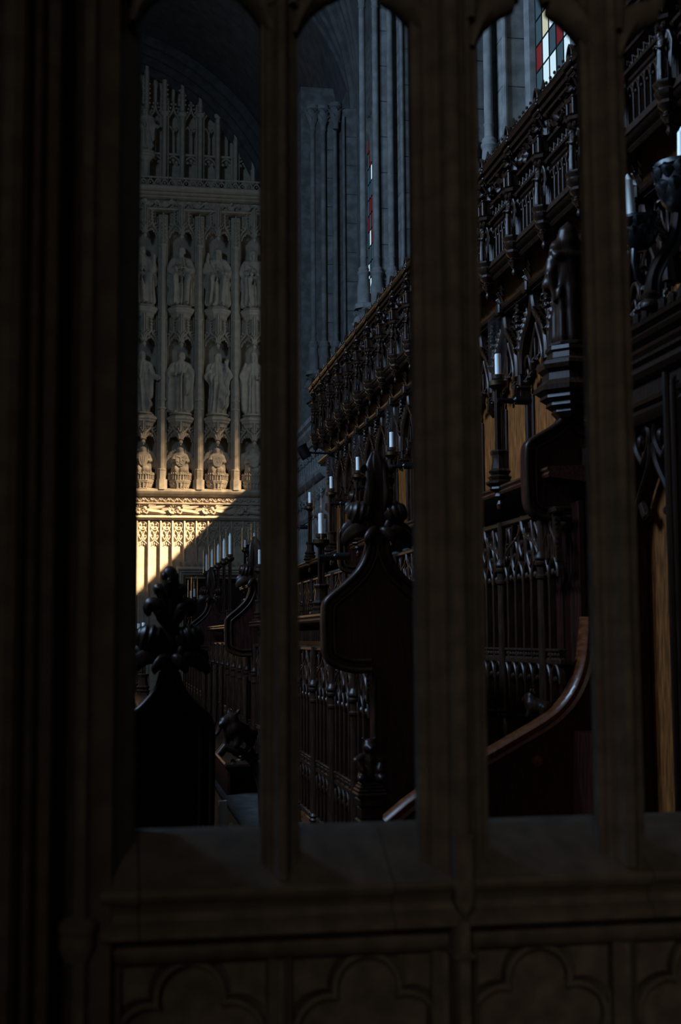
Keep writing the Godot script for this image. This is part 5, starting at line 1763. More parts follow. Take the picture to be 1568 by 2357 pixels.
	part("top_rail", MB.new().box(Vector3(0.0, 0.895, 0), Vector3(0.16, 0.05, 10.0), 0.015), M.oak_red, fo)
	part("seat", MB.new().box(Vector3(0.2, 0.4, 0), Vector3(0.52, 0.04, 9.9), 0.012), M.oak_red, fo)
	part("plinth", MB.new().box(Vector3(0.0, 0.1, 0), Vector3(0.45, 0.2, 9.9), 0.012), M.oak_red, fo)


# ---------------------------------------------------------------- panelling and candle brackets close to the screen on the right
func build_near_panel() -> void:
	var c := thing("wall_panel", "moulded oak wall panelling with brown panel behind the rightmost mullion", "panelling", Vector3(2.75, 0, 0), -PI / 2)
	var O: Material = M.oak_dark
	var x0 := -6.86
	var x1 := -4.6
	part("cornice", run(x0, x1, [Vector2(-0.3, 2.5), Vector2(0.0, 2.66), Vector2(0.02, 2.685), Vector2(0.03, 2.705), Vector2(0.015, 2.725), Vector2(0.005, 2.735), Vector2(0.03, 2.75), Vector2(0.035, 2.77), Vector2(0.01, 2.79), Vector2(0.0, 2.87), Vector2(0.04, 2.885), Vector2(0.06, 2.91), Vector2(0.05, 2.935), Vector2(0.02, 2.945), Vector2(0.02, 2.965), Vector2(0.045, 2.975), Vector2(0.045, 2.99), Vector2(0.03, 3.0), Vector2(0.05, 3.02), Vector2(0.055, 3.035), Vector2(0.03, 3.05), Vector2(0.065, 3.07), Vector2(0.08, 3.09), Vector2(0.06, 3.11), Vector2(0.09, 3.13), Vector2(0.095, 3.15), Vector2(0.06, 3.165), Vector2(-0.3, 3.165)]), O, c, Transform3D(), 22)
	var de := MB.new()
	for k in 20:
		de.box(Vector3(x0 + 0.05 + 0.11 * k, 3.2, 0.03), Vector3(0.055, 0.07, 0.06), 0.012)
		de.box(Vector3(x0 + 0.105 + 0.11 * k, 3.185, 0.02), Vector3(0.05, 0.04, 0.04), 0.01)
	part("brattishing", de, O, c)
	part("back_panel", slab(x0, x1, 0.0, 2.7, -0.2, -0.12), M.oak_panel, c)
	for x: float in [-6.72, -5.99, -5.3]:
		part("stile", MB.new().box(Vector3(x, 1.4, -0.04), Vector3(0.13, 2.8, 0.16), 0.025), O, c)
		part("roll", MB.new().lathe([Vector2(0.02, 0.2), Vector2(0.02, 2.85)], 8, Vector3(x - 0.035, 0, 0.045)), O, c)
		part("roll", MB.new().lathe([Vector2(0.015, 0.2), Vector2(0.015, 2.8)], 8, Vector3(x + 0.03, 0, 0.04)), O, c)
	part("bottom_rail", MB.new().box(Vector3((x0 + x1) / 2, 0.3, -0.05), Vector3(x1 - x0, 0.6, 0.14), 0.02), O, c)
	for x: float in [-6.4, -5.7]:
		var t := MB.new()
		var tb := bar(0.035, 0.08, 0.012)
		for s: float in [-1.0, 1.0]:
			t.sweep(vesica(Vector2(x + s * 0.13, 2.59), 0.1, 0.13, 0.0, 7, -0.1), tb, Vector3.BACK, true)
			for q: Vector2 in [Vector2(-0.06, 0.0), Vector2(0.06, 0.0), Vector2(0.0, -0.09)]:
				t.ball(Vector3(x + s * 0.13 + q.x, 2.58 + q.y, -0.06), Vector3(0.035, 0.045, 0.03), 6, 8)
			t.sweep(bez(Vector2(x + s * 0.02, 2.55), Vector2(x + s * 0.02, 2.35), Vector2(x + s * 0.25, 2.35), Vector2(x + s * 0.26, 2.05), 10, -0.1), tb, Vector3.BACK)
			t.loft(PackedVector3Array([Vector3(x + s * 0.2, 2.25, -0.06), Vector3(x + s * 0.14, 2.17, -0.06), Vector3(x + s * 0.1, 2.19, -0.06)]), [0.04, 0.035, 0.02], [0.03, 0.03, 0.02], Vector3.BACK, 8)
			t.box(Vector3(x + s * 0.27, 1.35, -0.07), Vector3(0.04, 1.5, 0.08), 0.015)
		t.box(Vector3(x, 2.71, -0.07), Vector3(0.6, 0.06, 0.09), 0.015)
		part("tracery", t, O, c)
	# lower wall between the panelling and the screen
	var rng := RandomNumberGenerator.new()
	rng.seed = 3
	# two foliate candle bowls on scrolled arms
	var spec := [[2.665, 3.62, -6.2, 0.1, "smaller foliate candle bowl on a scrolled arm, lower left of the pair"], [2.89, 3.86, -6.15, 0.15, "larger foliate candle bowl on a swept arm, at the right edge"]]
	for q: Array in spec:
		var b := thing("candle_bowl", q[4], "candle bracket", Vector3(q[0], q[1], q[2]))
		var r: float = q[3]
		part("bowl", MB.new().lathe([Vector2(0.01, -r), Vector2(r * 0.4, -r * 0.95), Vector2(r * 0.75, -r * 0.6), Vector2(r * 0.88, -r * 0.1), Vector2(r * 0.9, r * 0.5), Vector2(r, r * 0.6), Vector2(r, r * 0.75), Vector2(r * 0.85, r * 0.78), Vector2(r * 0.5, r * 0.6), Vector2(0, r * 0.55)], 16), M.black_metal, b)
		var lv := MB.new()
		for k in 36:
			var a := TAU * k / 12 + 0.26 * float(k / 12)
			var yy: float = [-0.8, -0.35, 0.15][k / 12] * r
			var rr: float = [0.5, 0.8, 0.9][k / 12] * r
			lv.add(leaf_mesh(r * 0.45, r * 0.42, 0.55, 0.5), Transform3D(Basis(Vector3.UP, PI / 2 - a), Vector3(cos(a) * rr, yy, sin(a) * rr)))
		part("leaf_work", lv, M.black_metal, b)
		if r < 0.12:
			part("arm", MB.new().tube(PackedVector3Array([Vector3(-0.03, -0.09, 0), Vector3(-0.035, -0.16, 0), Vector3(-0.02, -0.24, 0.0), Vector3(0.02, -0.27, 0.0), Vector3(0.05, -0.25, 0.0)]), 0.017, 8), M.black_metal, b)
			part("arm", MB.new().tube(PackedVector3Array([Vector3(0.03, -0.24, 0), Vector3(0.07, -0.23, 0), Vector3(0.1, -0.27, 0), Vector3(0.095, -0.36, 0), Vector3(0.09, -0.4, 0)]), 0.018, 8), M.black_metal, b)
			part("scroll", MB.new().tube(PackedVector3Array([Vector3(0.03, -0.24, 0), Vector3(0.0, -0.23, 0), Vector3(-0.01, -0.2, 0), Vector3(0.02, -0.185, 0), Vector3(0.035, -0.2, 0)]), 0.012, 8), M.black_metal, b)
		else:
			var arm := smooth([Vector2(-0.02, -0.12), Vector2(-0.03, -0.2), Vector2(-0.06, -0.3), Vector2(-0.13, -0.4), Vector2(-0.175, -0.5), Vector2(-0.185, -0.64)], 4)
			part("arm", MB.new().sweep(at(0, 0, -0.04) * v3s(Array(arm)), PackedVector2Array([Vector2(-0.035, 0), Vector2(-0.035, 0.05), Vector2(-0.02, 0.065), Vector2(-0.005, 0.05), Vector2(0.02, 0.06), Vector2(0.035, 0.045), Vector2(0.035, 0)]), Vector3.BACK), M.oak_dark, b)
			part("arm_base", MB.new().lathe([Vector2(0.03, -0.56), Vector2(0.05, -0.58), Vector2(0.045, -0.61), Vector2(0.06, -0.63), Vector2(0.06, -0.65), Vector2(0.0, -0.66)], 12, Vector3(-0.19, 0, -0.01)), M.oak_dark, b)
	var cm := candle_mesh(0.0235, 0.225, true)
	var c1 := solo("candle", cm[0], M.wax, "thick white candle leaning slightly on the smaller foliate bowl", "candle", Transform3D(Basis(Vector3.BACK, 0.07), Vector3(2.622, 3.70, -6.2)))
	part("wick", cm[1], M.wick, c1)
	var c2 := solo("candle", cm[0], M.wax, "thick white candle on the larger foliate bowl at the right edge", "candle", Transform3D(Basis(Vector3.BACK, -0.03), Vector3(2.885, 3.955, -6.15)))
	part("wick", cm[1], M.wick, c2)


func candle_mesh(r: float, h: float, tapered: bool) -> Array:
	var p := [Vector2(0, 0), Vector2(r, 0), Vector2(r, h * 0.84), Vector2(r * 0.85, h * 0.87), Vector2(r * 0.55, h * 0.9), Vector2(r * 0.4, h * 0.96), Vector2(r * 0.12, h), Vector2(0, h)] if tapered else [Vector2(0, 0), Vector2(r, 0), Vector2(r, h - 0.004), Vector2(r * 0.88, h), Vector2(r * 0.5, h - 0.004), Vector2(0, h - 0.006)]
	return [MB.new().lathe(p, 16).mesh(50), MB.new().tube(PackedVector3Array([Vector3(0, h - 0.008, 0), Vector3(0.001, h + 0.008, 0), Vector3(0.004, h + 0.014, 0)]), 0.0015, 5).mesh()]

# ---------------------------------------------------------------- candle lamps on the desks
var lamp_proto := {}
var candle_proto := {}


func lamp(label: String, candle_label: String, where: Vector3, pole: float, tube: float, candle: float, new: bool, spot: bool, group: String) -> void:
	var key := "%.2f %.2f %s" % [pole, tube, spot]
	var r := 0.066
	if not lamp_proto.has(key):
		var O: Material = M.oak_dark
		var t := thing("candle_lamp", label, "candle lamp", where, 0.0, group)
		lamp_proto[key] = t
		part("base", MB.new().lathe([Vector2(0, -0.2), Vector2(0.018, -0.19), Vector2(0.026, -0.155), Vector2(0.016, -0.13), Vector2(0.045, -0.1), Vector2(0.035, -0.075), Vector2(0.075, -0.05), Vector2(0.07, -0.035), Vector2(0.1, -0.012), Vector2(0.1, 0.002), Vector2(0.072, 0.012), Vector2(0.085, 0.035), Vector2(0.06, 0.05), Vector2(0.08, 0.075), Vector2(0.06, 0.095), Vector2(0.052, 0.16), Vector2(0.056, 0.19), Vector2(0.064, 0.2), Vector2(0.068, 0.215), Vector2(0.06, 0.225), Vector2(0.0, 0.226)], 8, Vector3(), PI / 8), O, t, Transform3D(), 25)
		var po := MB.new()
		po.box(Vector3(0, 0.22 + (pole - 0.22) / 2, 0), Vector3(0.036, pole - 0.22, 0.036), 0.006)
		for a in 4:
			po.tube(PackedVector3Array([Vector3(cos(PI / 4 + a * PI / 2) * 0.024, 0.22, sin(PI / 4 + a * PI / 2) * 0.024), Vector3(cos(PI / 4 + a * PI / 2) * 0.024, pole, sin(PI / 4 + a * PI / 2) * 0.024)]), 0.009, 6)
		part("pole", po, O, t)
		var cup := part("cup", MB.new().lathe([Vector2(0.0, pole - 0.02), Vector2(0.03, pole - 0.015), Vector2(0.045, pole), Vector2(0.066, pole + 0.015), Vector2(0.07, pole + 0.02), Vector2(0.07, pole + 0.05), Vector2(0.0675, pole + 0.052), Vector2(0.0675, pole + 0.03), Vector2(0.025, pole + 0.03), Vector2(0.025, pole + 0.06), Vector2(0.045, pole + 0.07), Vector2(0.046, pole + 0.098), Vector2(0.03, pole + 0.1), Vector2(0, pole + 0.1)], 20), M.brass_dark, t, Transform3D(), 30)
		part("glass_tube", MB.new().lathe([Vector2(r, pole + 0.035), Vector2(r, pole + tube), Vector2(r - 0.005, pole + tube + 0.001), Vector2(r - 0.005, pole + 0.035)], 32), M.glass, cup)
		if spot:
			var sp := MB.new()
			sp.loft(PackedVector3Array([Vector3(-0.02, pole - 0.09, 0.03), Vector3(0.1, pole - 0.09, 0.03)]), [0.02, 0.02], [0.02, 0.02], Vector3.BACK, 12)
			sp.loft(PackedVector3Array([Vector3(0.1, pole - 0.09, 0.03), Vector3(0.11, pole - 0.085, 0.03), Vector3(0.225, pole - 0.085, 0.03), Vector3(0.23, pole - 0.085, 0.03)]), [0.022, 0.031, 0.031, 0.024], [0.022, 0.031, 0.031, 0.024], Vector3.BACK, 14)
			sp.box(Vector3(0.1, pole - 0.125, 0.03), Vector3(0.016, 0.03, 0.012), 0.004)
			part("reading_light", sp, M.black_metal, t)
	else:
		var t := copy(lamp_proto[key], label, where)
		t.set_meta("group", group)
	var ck := "%.3f %s" % [candle, new]
	var cl: MeshInstance3D
	var cy := where + Vector3(0, pole + 0.1, 0)
	if not candle_proto.has(ck):
		var cm := candle_mesh(0.0215, candle, new)
		cl = solo("candle", cm[0], M.wax, candle_label, "candle", Transform3D(Basis(), cy), "candles in the glass lamps")
		part("wick", cm[1], M.wick, cl)
		candle_proto[ck] = cl
	else:
		cl = copy(candle_proto[ck], candle_label, cy)


func build_lamps() -> void:
	# upper row
	for k in 11:
		lamp("tall glass candle lamp of the upper desk row, %s from the screen" % NTH[k], "short white candle in the %s glass lamp of the upper desk row" % NTH[k], Vector3(2.672, 2.62, -8.76 - 1.79 * k), 0.665, 0.5, 0.15, false, true, "candle lamps on the upper desks")
	# lower row
	var zs := [-10.4, -14.85, -27.0, -28.2]
	for k in 4:
		lamp("glass candle lamp of the lower desk row, %s from the screen" % NTH[k], "short white candle in the %s glass lamp of the lower desk row" % NTH[k], Vector3(1.66, 1.745, zs[k]), 0.535, 0.5, 0.165, false, k == 0, "candle lamps on the lower desks")
	# the flight of new tall candles
	var gz := [-20.2, -21.3, -22.5, -23.9, -25.3]
	for k in 5:
		lamp("tall glass candle lamp with new candle, %s from the right in the stepped row" % NTH[k], "tall new pointed candle, %s from the right in the stepped row" % NTH[k], Vector3(1.79, 1.745, gz[k]), 0.985, 0.5, 0.33, true, false, "stepped row of new candles")
	for k in 2:
		lamp("low glass candle lamp %s the nearest leaf finial" % ["just behind", "farther behind"][k], "low white candle in the lamp %s the nearest leaf finial" % ["just behind", "farther behind"][k], Vector3(0.352 - 0.03 * k, 0.92, -15.0 - 1.1 * k), 0.64, 0.5, 0.06, false, false, "low candle lamps on the front form")


# ---------------------------------------------------------------- figures
func robed(m: Body, hip: float, foot: float, w: float, d: float) -> void:
	m.cap(Vector3(0, foot + 0.1, 0.0), Vector3(0, hip, 0), w * 1.25, w * 0.9, 0.05, d)
	m.cap(Vector3(-w * 0.4, foot + 0.05, 0.02), Vector3(-w * 0.3, hip, 0), w * 0.75, w * 0.6, 0.06)
	m.cap(Vector3(w * 0.4, foot + 0.05, 0.02), Vector3(w * 0.3, hip, 0), w * 0.75, w * 0.6, 0.06)


func head(m: Body, c: Vector3, turn: float, beard: float, hair: float) -> void:
	var f := Basis(Vector3.UP, turn)
	m.cap(c + Vector3(0, 0.03, 0), c + f * Vector3(0, -0.04, 0.02), 0.088, 0.066, 0.02)
	m.cap(c + f * Vector3(0, -0.015, 0.09), c + f * Vector3(0, 0.03, 0.08), 0.018, 0.012, 0.015)
	m.cap(c + f * Vector3(-0.04, 0.04, 0.075), c + f * Vector3(0.04, 0.04, 0.075), 0.014, 0.014, 0.02)
	m.cap(c + f * Vector3(-0.03, -0.05, 0.07), c + f * Vector3(0.03, -0.05, 0.07), 0.014, 0.014, 0.015)
	if beard > 0.0:
		m.cap(c + f * Vector3(0, -0.07, 0.06), c + f * Vector3(0, -0.07 - beard, 0.07), 0.055, 0.02, 0.03)
	if hair > 0.0:
		for s: float in [-1.0, 1.0]:
			m.cap(c + f * Vector3(s * 0.07, 0.04, -0.02), c + f * Vector3(s * 0.085, -hair, -0.03), 0.05, 0.04, 0.03)
		m.cap(c + f * Vector3(0, 0.05, -0.04), c + f * Vector3(0, -hair, -0.06), 0.075, 0.06, 0.03)


func arm(m: Body, s: Vector3, e: Vector3, h: Vector3, r := 0.075) -> void:
	# loose sleeve, forearm and a hand with its fingers and thumb
	m.cap(s, e, r * 1.1, r * 1.05, 0.05)
	m.cap(e, h, r * 1.0, r * 0.62, 0.04)
	var d := (h - e).normalized()
	var side := d.cross(Vector3.BACK).normalized()
	m.cap(h, h + d * 0.07, 0.034, 0.036, 0.02, 0.8)
	for k in 4:
		m.cap(h + d * 0.07 + side * (0.024 - 0.016 * k), h + d * (0.14 - 0.01 * absf(k - 1.5)) + side * (0.03 - 0.02 * k) + Vector3(0, 0, 0.015), 0.012, 0.009, 0.008)
	m.cap(h + d * 0.03 + side * 0.03, h + d * 0.08 + side * 0.06, 0.014, 0.01, 0.012)


func standing(kind: int) -> MB:
	var m := Body.new(Vector3(-0.5, -0.06, -0.36), Vector3(0.52, 1.9, 0.42), 0.021)
	var turn: float = [0.35, -0.5, -0.75, -0.3][kind]
	robed(m, 1.0, 0.0, 0.17, 0.75)
	m.cap(Vector3(0, 0.95, 0), Vector3(0, 1.38, 0), 0.165, 0.17, 0.06, 0.72)
	m.cap(Vector3(-0.17, 1.4, 0), Vector3(0.17, 1.4, 0), 0.085, 0.085, 0.06)
	m.cap(Vector3(0, 1.4, 0), Vector3(0, 1.55, 0.02), 0.065, 0.06, 0.04)
	head(m, Vector3(0, 1.66, 0.03), turn, [0.17, 0.0, 0.26, 0.1][kind], [0.1, 0.08, 0.12, 0.12][kind])
	for s: float in [-1.0, 1.0]:
		m.cap(Vector3(s * 0.09, 0.02, 0.14), Vector3(s * 0.12, 0.01, 0.25), 0.05, 0.038, 0.03)
	if kind == 0:
		arm(m, Vector3(0.22, 1.36, 0), Vector3(0.29, 1.08, 0.04), Vector3(0.4, 1.02, 0.14))
		arm(m, Vector3(-0.22, 1.36, 0), Vector3(-0.3, 1.08, 0.03), Vector3(-0.14, 1.02, 0.2))
		m.cap(Vector3(0.26, 1.1, 0.02), Vector3(0.25, 0.5, 0.05), 0.08, 0.05, 0.05)
		m.cap(Vector3(-0.26, 1.3, 0.02), Vector3(0.2, 0.25, 0.12), 0.06, 0.1, 0.08)
	elif kind == 1:
		arm(m, Vector3(0.22, 1.36, 0), Vector3(0.3, 1.1, 0.04), Vector3(0.06, 1.08, 0.2))
		arm(m, Vector3(-0.22, 1.36, 0), Vector3(-0.31, 1.12, 0.03), Vector3(-0.08, 1.13, 0.19))
		m.cap(Vector3(-0.01, 1.28, 0.24), Vector3(-0.01, 0.12, 0.28), 0.02, 0.016, 0.012)
		m.cap(Vector3(-0.13, 1.1, 0.24), Vector3(0.13, 1.1, 0.24), 0.016, 0.016, 0.012)
		m.cap(Vector3(0.29, 1.2, -0.02), Vector3(0.27, 0.2, -0.02), 0.1, 0.13, 0.06)
		m.cap(Vector3(-0.29, 1.2, -0.02), Vector3(-0.3, 0.2, -0.02), 0.1, 0.13, 0.06)
		m.cap(Vector3(0.24, 1.0, 0.1), Vector3(0.16, 0.6, 0.14), 0.1, 0.07, 0.06)
	elif kind == 2:
		arm(m, Vector3(0.22, 1.36, 0), Vector3(0.32, 1.12, 0.06), Vector3(0.24, 1.4, 0.16))
		arm(m, Vector3(-0.22, 1.36, 0), Vector3(-0.28, 1.1, 0.06), Vector3(-0.12, 1.0, 0.2))
		m.cap(Vector3(0.25, 1.42, 0.14), Vector3(0.27, 1.54, 0.12), 0.05, 0.05, 0.02)
		m.cap(Vector3(-0.22, 1.05, 0.1), Vector3(0.22, 0.62, 0.14), 0.09, 0.1, 0.08)
		m.cap(Vector3(-0.2, 1.1, 0.1), Vector3(0.2, 0.28, 0.12), 0.06, 0.1, 0.08)
		m.cap(Vector3(0.24, 1.1, 0.02), Vector3(0.24, 0.4, 0.04), 0.1, 0.08, 0.06)
	else:
		arm(m, Vector3(-0.22, 1.36, 0), Vector3(-0.32, 1.12, 0.06), Vector3(-0.26, 1.36, 0.14))
		arm(m, Vector3(0.22, 1.36, 0), Vector3(0.3, 1.08, 0.04), Vector3(0.1, 1.05, 0.2))
		m.cap(Vector3(-0.26, 1.05, 0.0), Vector3(-0.22, 0.2, 0.02), 0.1, 0.1, 0.06)
		m.cap(Vector3(0.0, 1.86, 0.03), Vector3(0, 1.78, 0.03), 0.05, 0.1, 0.03)
	m.folds(0.9, 1.45, 0.016, 12.0, -1.1, kind * 0.7)
	m.folds(0.05, 1.3, 0.036, 11.0 + kind, [0.5, 0.1, -0.8, 0.05][kind], kind * 1.3)
	return m.surface()


func seated(kind: int) -> MB:
	var m := Body.new(Vector3(-0.5, -0.06, -0.4), Vector3(0.5, 1.66, 0.5), 0.021)
	m.cap(Vector3(0, 0.1, -0.1), Vector3(0, 0.62, -0.12), 0.27, 0.24, 0.05, 0.7)
	for s: float in [-1.0, 1.0]:
		m.cap(Vector3(s * 0.1, 0.72, -0.08), Vector3(s * 0.16, 0.71, 0.24), 0.115, 0.095, 0.05)
		m.cap(Vector3(s * 0.16, 0.69, 0.25), Vector3(s * (0.12 if kind != 2 or s > 0 else -0.02), 0.08, 0.22), 0.09, 0.085, 0.05)
		m.cap(Vector3(s * 0.12, 0.02, 0.24), Vector3(s * 0.15, 0.0, 0.38), 0.045, 0.035, 0.03)
		m.cap(Vector3(s * 0.22, 0.68, 0.05), Vector3(s * 0.25, 0.1, 0.05), 0.08, 0.11, 0.06)
		# cloth that falls in swags from the knees
		m.cap(Vector3(s * 0.17, 0.66, 0.3), Vector3(s * 0.02, 0.36, 0.27), 0.028, 0.035, 0.03)
		m.cap(Vector3(s * 0.15, 0.52, 0.3), Vector3(s * 0.02, 0.2, 0.27), 0.025, 0.034, 0.03)
		m.cap(Vector3(s * 0.2, 0.62, 0.22), Vector3(s * 0.22, 0.06, 0.24), 0.03, 0.04, 0.03)
		m.cap(Vector3(s * 0.08, 0.4, 0.26), Vector3(s * 0.07, 0.04, 0.27), 0.026, 0.04, 0.03)
	m.cap(Vector3(0, 0.5, 0.14), Vector3(0, 0.12, 0.14), 0.12, 0.14, 0.06)
	m.cap(Vector3(-0.2, 0.84, 0.08), Vector3(0.2, 0.74, 0.16), 0.05, 0.06, 0.05)
	m.cap(Vector3(0, 0.7, -0.08), Vector3(0, 1.16, -0.06), 0.18, 0.165, 0.06, 0.75)
	m.cap(Vector3(-0.17, 1.18, -0.06), Vector3(0.17, 1.18, -0.06), 0.09, 0.09, 0.06)
	m.cap(Vector3(0, 1.18, -0.05), Vector3(0, 1.32, -0.02), 0.065, 0.06, 0.04)
	head(m, Vector3(0, 1.43, 0.0), [0.5, -0.7, -0.3, 0.1][kind], [0.05, 0.12, 0.14, 0.12][kind], [0.1, 0.04, 0.16, 0.1][kind])
	if kind == 1:
		m.cap(Vector3(0, 1.5, -0.02), Vector3(0, 1.58, -0.02), 0.09, 0.04, 0.03)
	if kind == 0:
		arm(m, Vector3(0.22, 1.14, -0.05), Vector3(0.33, 0.9, 0.02), Vector3(0.32, 1.16, 0.12))
		arm(m, Vector3(-0.22, 1.14, -0.05), Vector3(-0.3, 0.88, 0.05), Vector3(-0.12, 0.86, 0.2))
	elif kind == 1:
		arm(m, Vector3(0.22, 1.14, -0.05), Vector3(0.31, 0.9, 0.04), Vector3(0.1, 0.94, 0.2))
		arm(m, Vector3(-0.22, 1.14, -0.05), Vector3(-0.32, 0.9, 0.04), Vector3(-0.04, 0.98, 0.2))
		m.cap(Vector3(0.05, 1.2, 0.16), Vector3(0.05, 0.9, 0.2), 0.04, 0.03, 0.02)
	elif kind == 2:
		arm(m, Vector3(-0.22, 1.14, -0.05), Vector3(-0.34, 0.92, 0.06), Vector3(-0.29, 1.24, 0.14))
		arm(m, Vector3(0.22, 1.14, -0.05), Vector3(0.32, 0.88, 0.03), Vector3(0.16, 0.84, 0.2))
	else:
		arm(m, Vector3(-0.22, 1.14, -0.05), Vector3(-0.32, 0.9, 0.04), Vector3(-0.1, 0.86, 0.24))
		arm(m, Vector3(0.22, 1.14, -0.05), Vector3(0.32, 0.9, 0.04), Vector3(0.12, 0.84, 0.24))
	for s: float in [-1.0, 1.0]:
		m.cap(Vector3(s * 0.2, 1.14, -0.1), Vector3(s * 0.27, 0.62, -0.08), 0.1, 0.14, 0.06)
		m.cap(Vector3(s * 0.2, 1.16, -0.02), Vector3(s * 0.29, 0.92, 0.0), 0.1, 0.11, 0.05)
	m.cap(Vector3(-0.16, 1.12, 0.06), Vector3(0.12, 0.86, 0.12), 0.03, 0.05, 0.04)
	m.folds(0.7, 1.2, 0.018, 12.0, 1.2, kind * 1.1)
	m.folds(0.04, 0.8, 0.036, 11.0 + kind, [0.4, -0.2, -0.5, 0.3][kind], kind * 2.1, Vector3(0, 0, 0.05))
	return m.surface()


func shield_angel() -> MB:
	var m := Body.new(Vector3(-0.42, -0.05, -0.3), Vector3(0.42, 0.86, 0.36), 0.018)
	m.cap(Vector3(0, 0.06, 0.0), Vector3(0, 0.3, -0.02), 0.24, 0.17, 0.05, 0.8)
	for s: float in [-1.0, 1.0]:
		m.cap(Vector3(s * 0.1, 0.12, 0.14), Vector3(s * 0.1, 0.22, -0.05), 0.1, 0.12, 0.05)
		m.cap(Vector3(s * 0.15, 0.5, 0.0), Vector3(s * 0.2, 0.36, 0.06), 0.065, 0.06, 0.04)
		m.cap(Vector3(s * 0.2, 0.36, 0.06), Vector3(s * 0.13, 0.36, 0.18), 0.055, 0.035, 0.03)
		for k in 4:
			m.cap(Vector3(s * 0.13, 0.38 - 0.014 * k, 0.18), Vector3(s * 0.1, 0.38 - 0.016 * k, 0.205), 0.011, 0.009, 0.008)
	m.cap(Vector3(0, 0.3, -0.02), Vector3(0, 0.5, 0.0), 0.14, 0.12, 0.05, 0.75)
	m.cap(Vector3(-0.1, 0.52, 0), Vector3(0.1, 0.52, 0), 0.06, 0.06, 0.04)
	m.cap(Vector3(0, 0.52, 0), Vector3(0, 0.6, 0.01), 0.045, 0.045, 0.03)
	m.cap(Vector3(0, 0.69, 0.0), Vector3(0, 0.645, 0.02), 0.07, 0.055, 0.02)
	m.cap(Vector3(0, 0.66, 0.075), Vector3(0, 0.69, 0.07), 0.012, 0.01, 0.012)
	m.cap(Vector3(-0.03, 0.69, 0.06), Vector3(0.03, 0.69, 0.06), 0.012, 0.012, 0.015)
	for s: float in [-1.0, 1.0]:
		m.cap(Vector3(s * 0.055, 0.7, -0.02), Vector3(s * 0.075, 0.6, -0.03), 0.04, 0.035, 0.03)
	m.folds(0.0, 0.34, 0.018, 9.0, 0.2, 0.4)
	return m.surface()


func wing_pair(s: float) -> MB:
	var m := MB.new()
	for d: float in [-1.0, 1.0]:
		for k in 4:
			var x := d * (0.14 + 0.05 * k)
			m.loft(PackedVector3Array([Vector3(d * 0.08, 0.5, -0.1), Vector3(x, 0.66 - 0.03 * k, -0.12), Vector3(x + d * 0.08, 0.5 - 0.05 * k, -0.12), Vector3(x + d * 0.07, 0.2 - 0.03 * k, -0.1)]), [0.03, 0.055, 0.05, 0.01], [0.02, 0.025, 0.02, 0.008], Vector3.BACK, 8, 4, 0.1)
	return m.moved(Transform3D(Basis().scaled(Vector3.ONE * s), Vector3()))


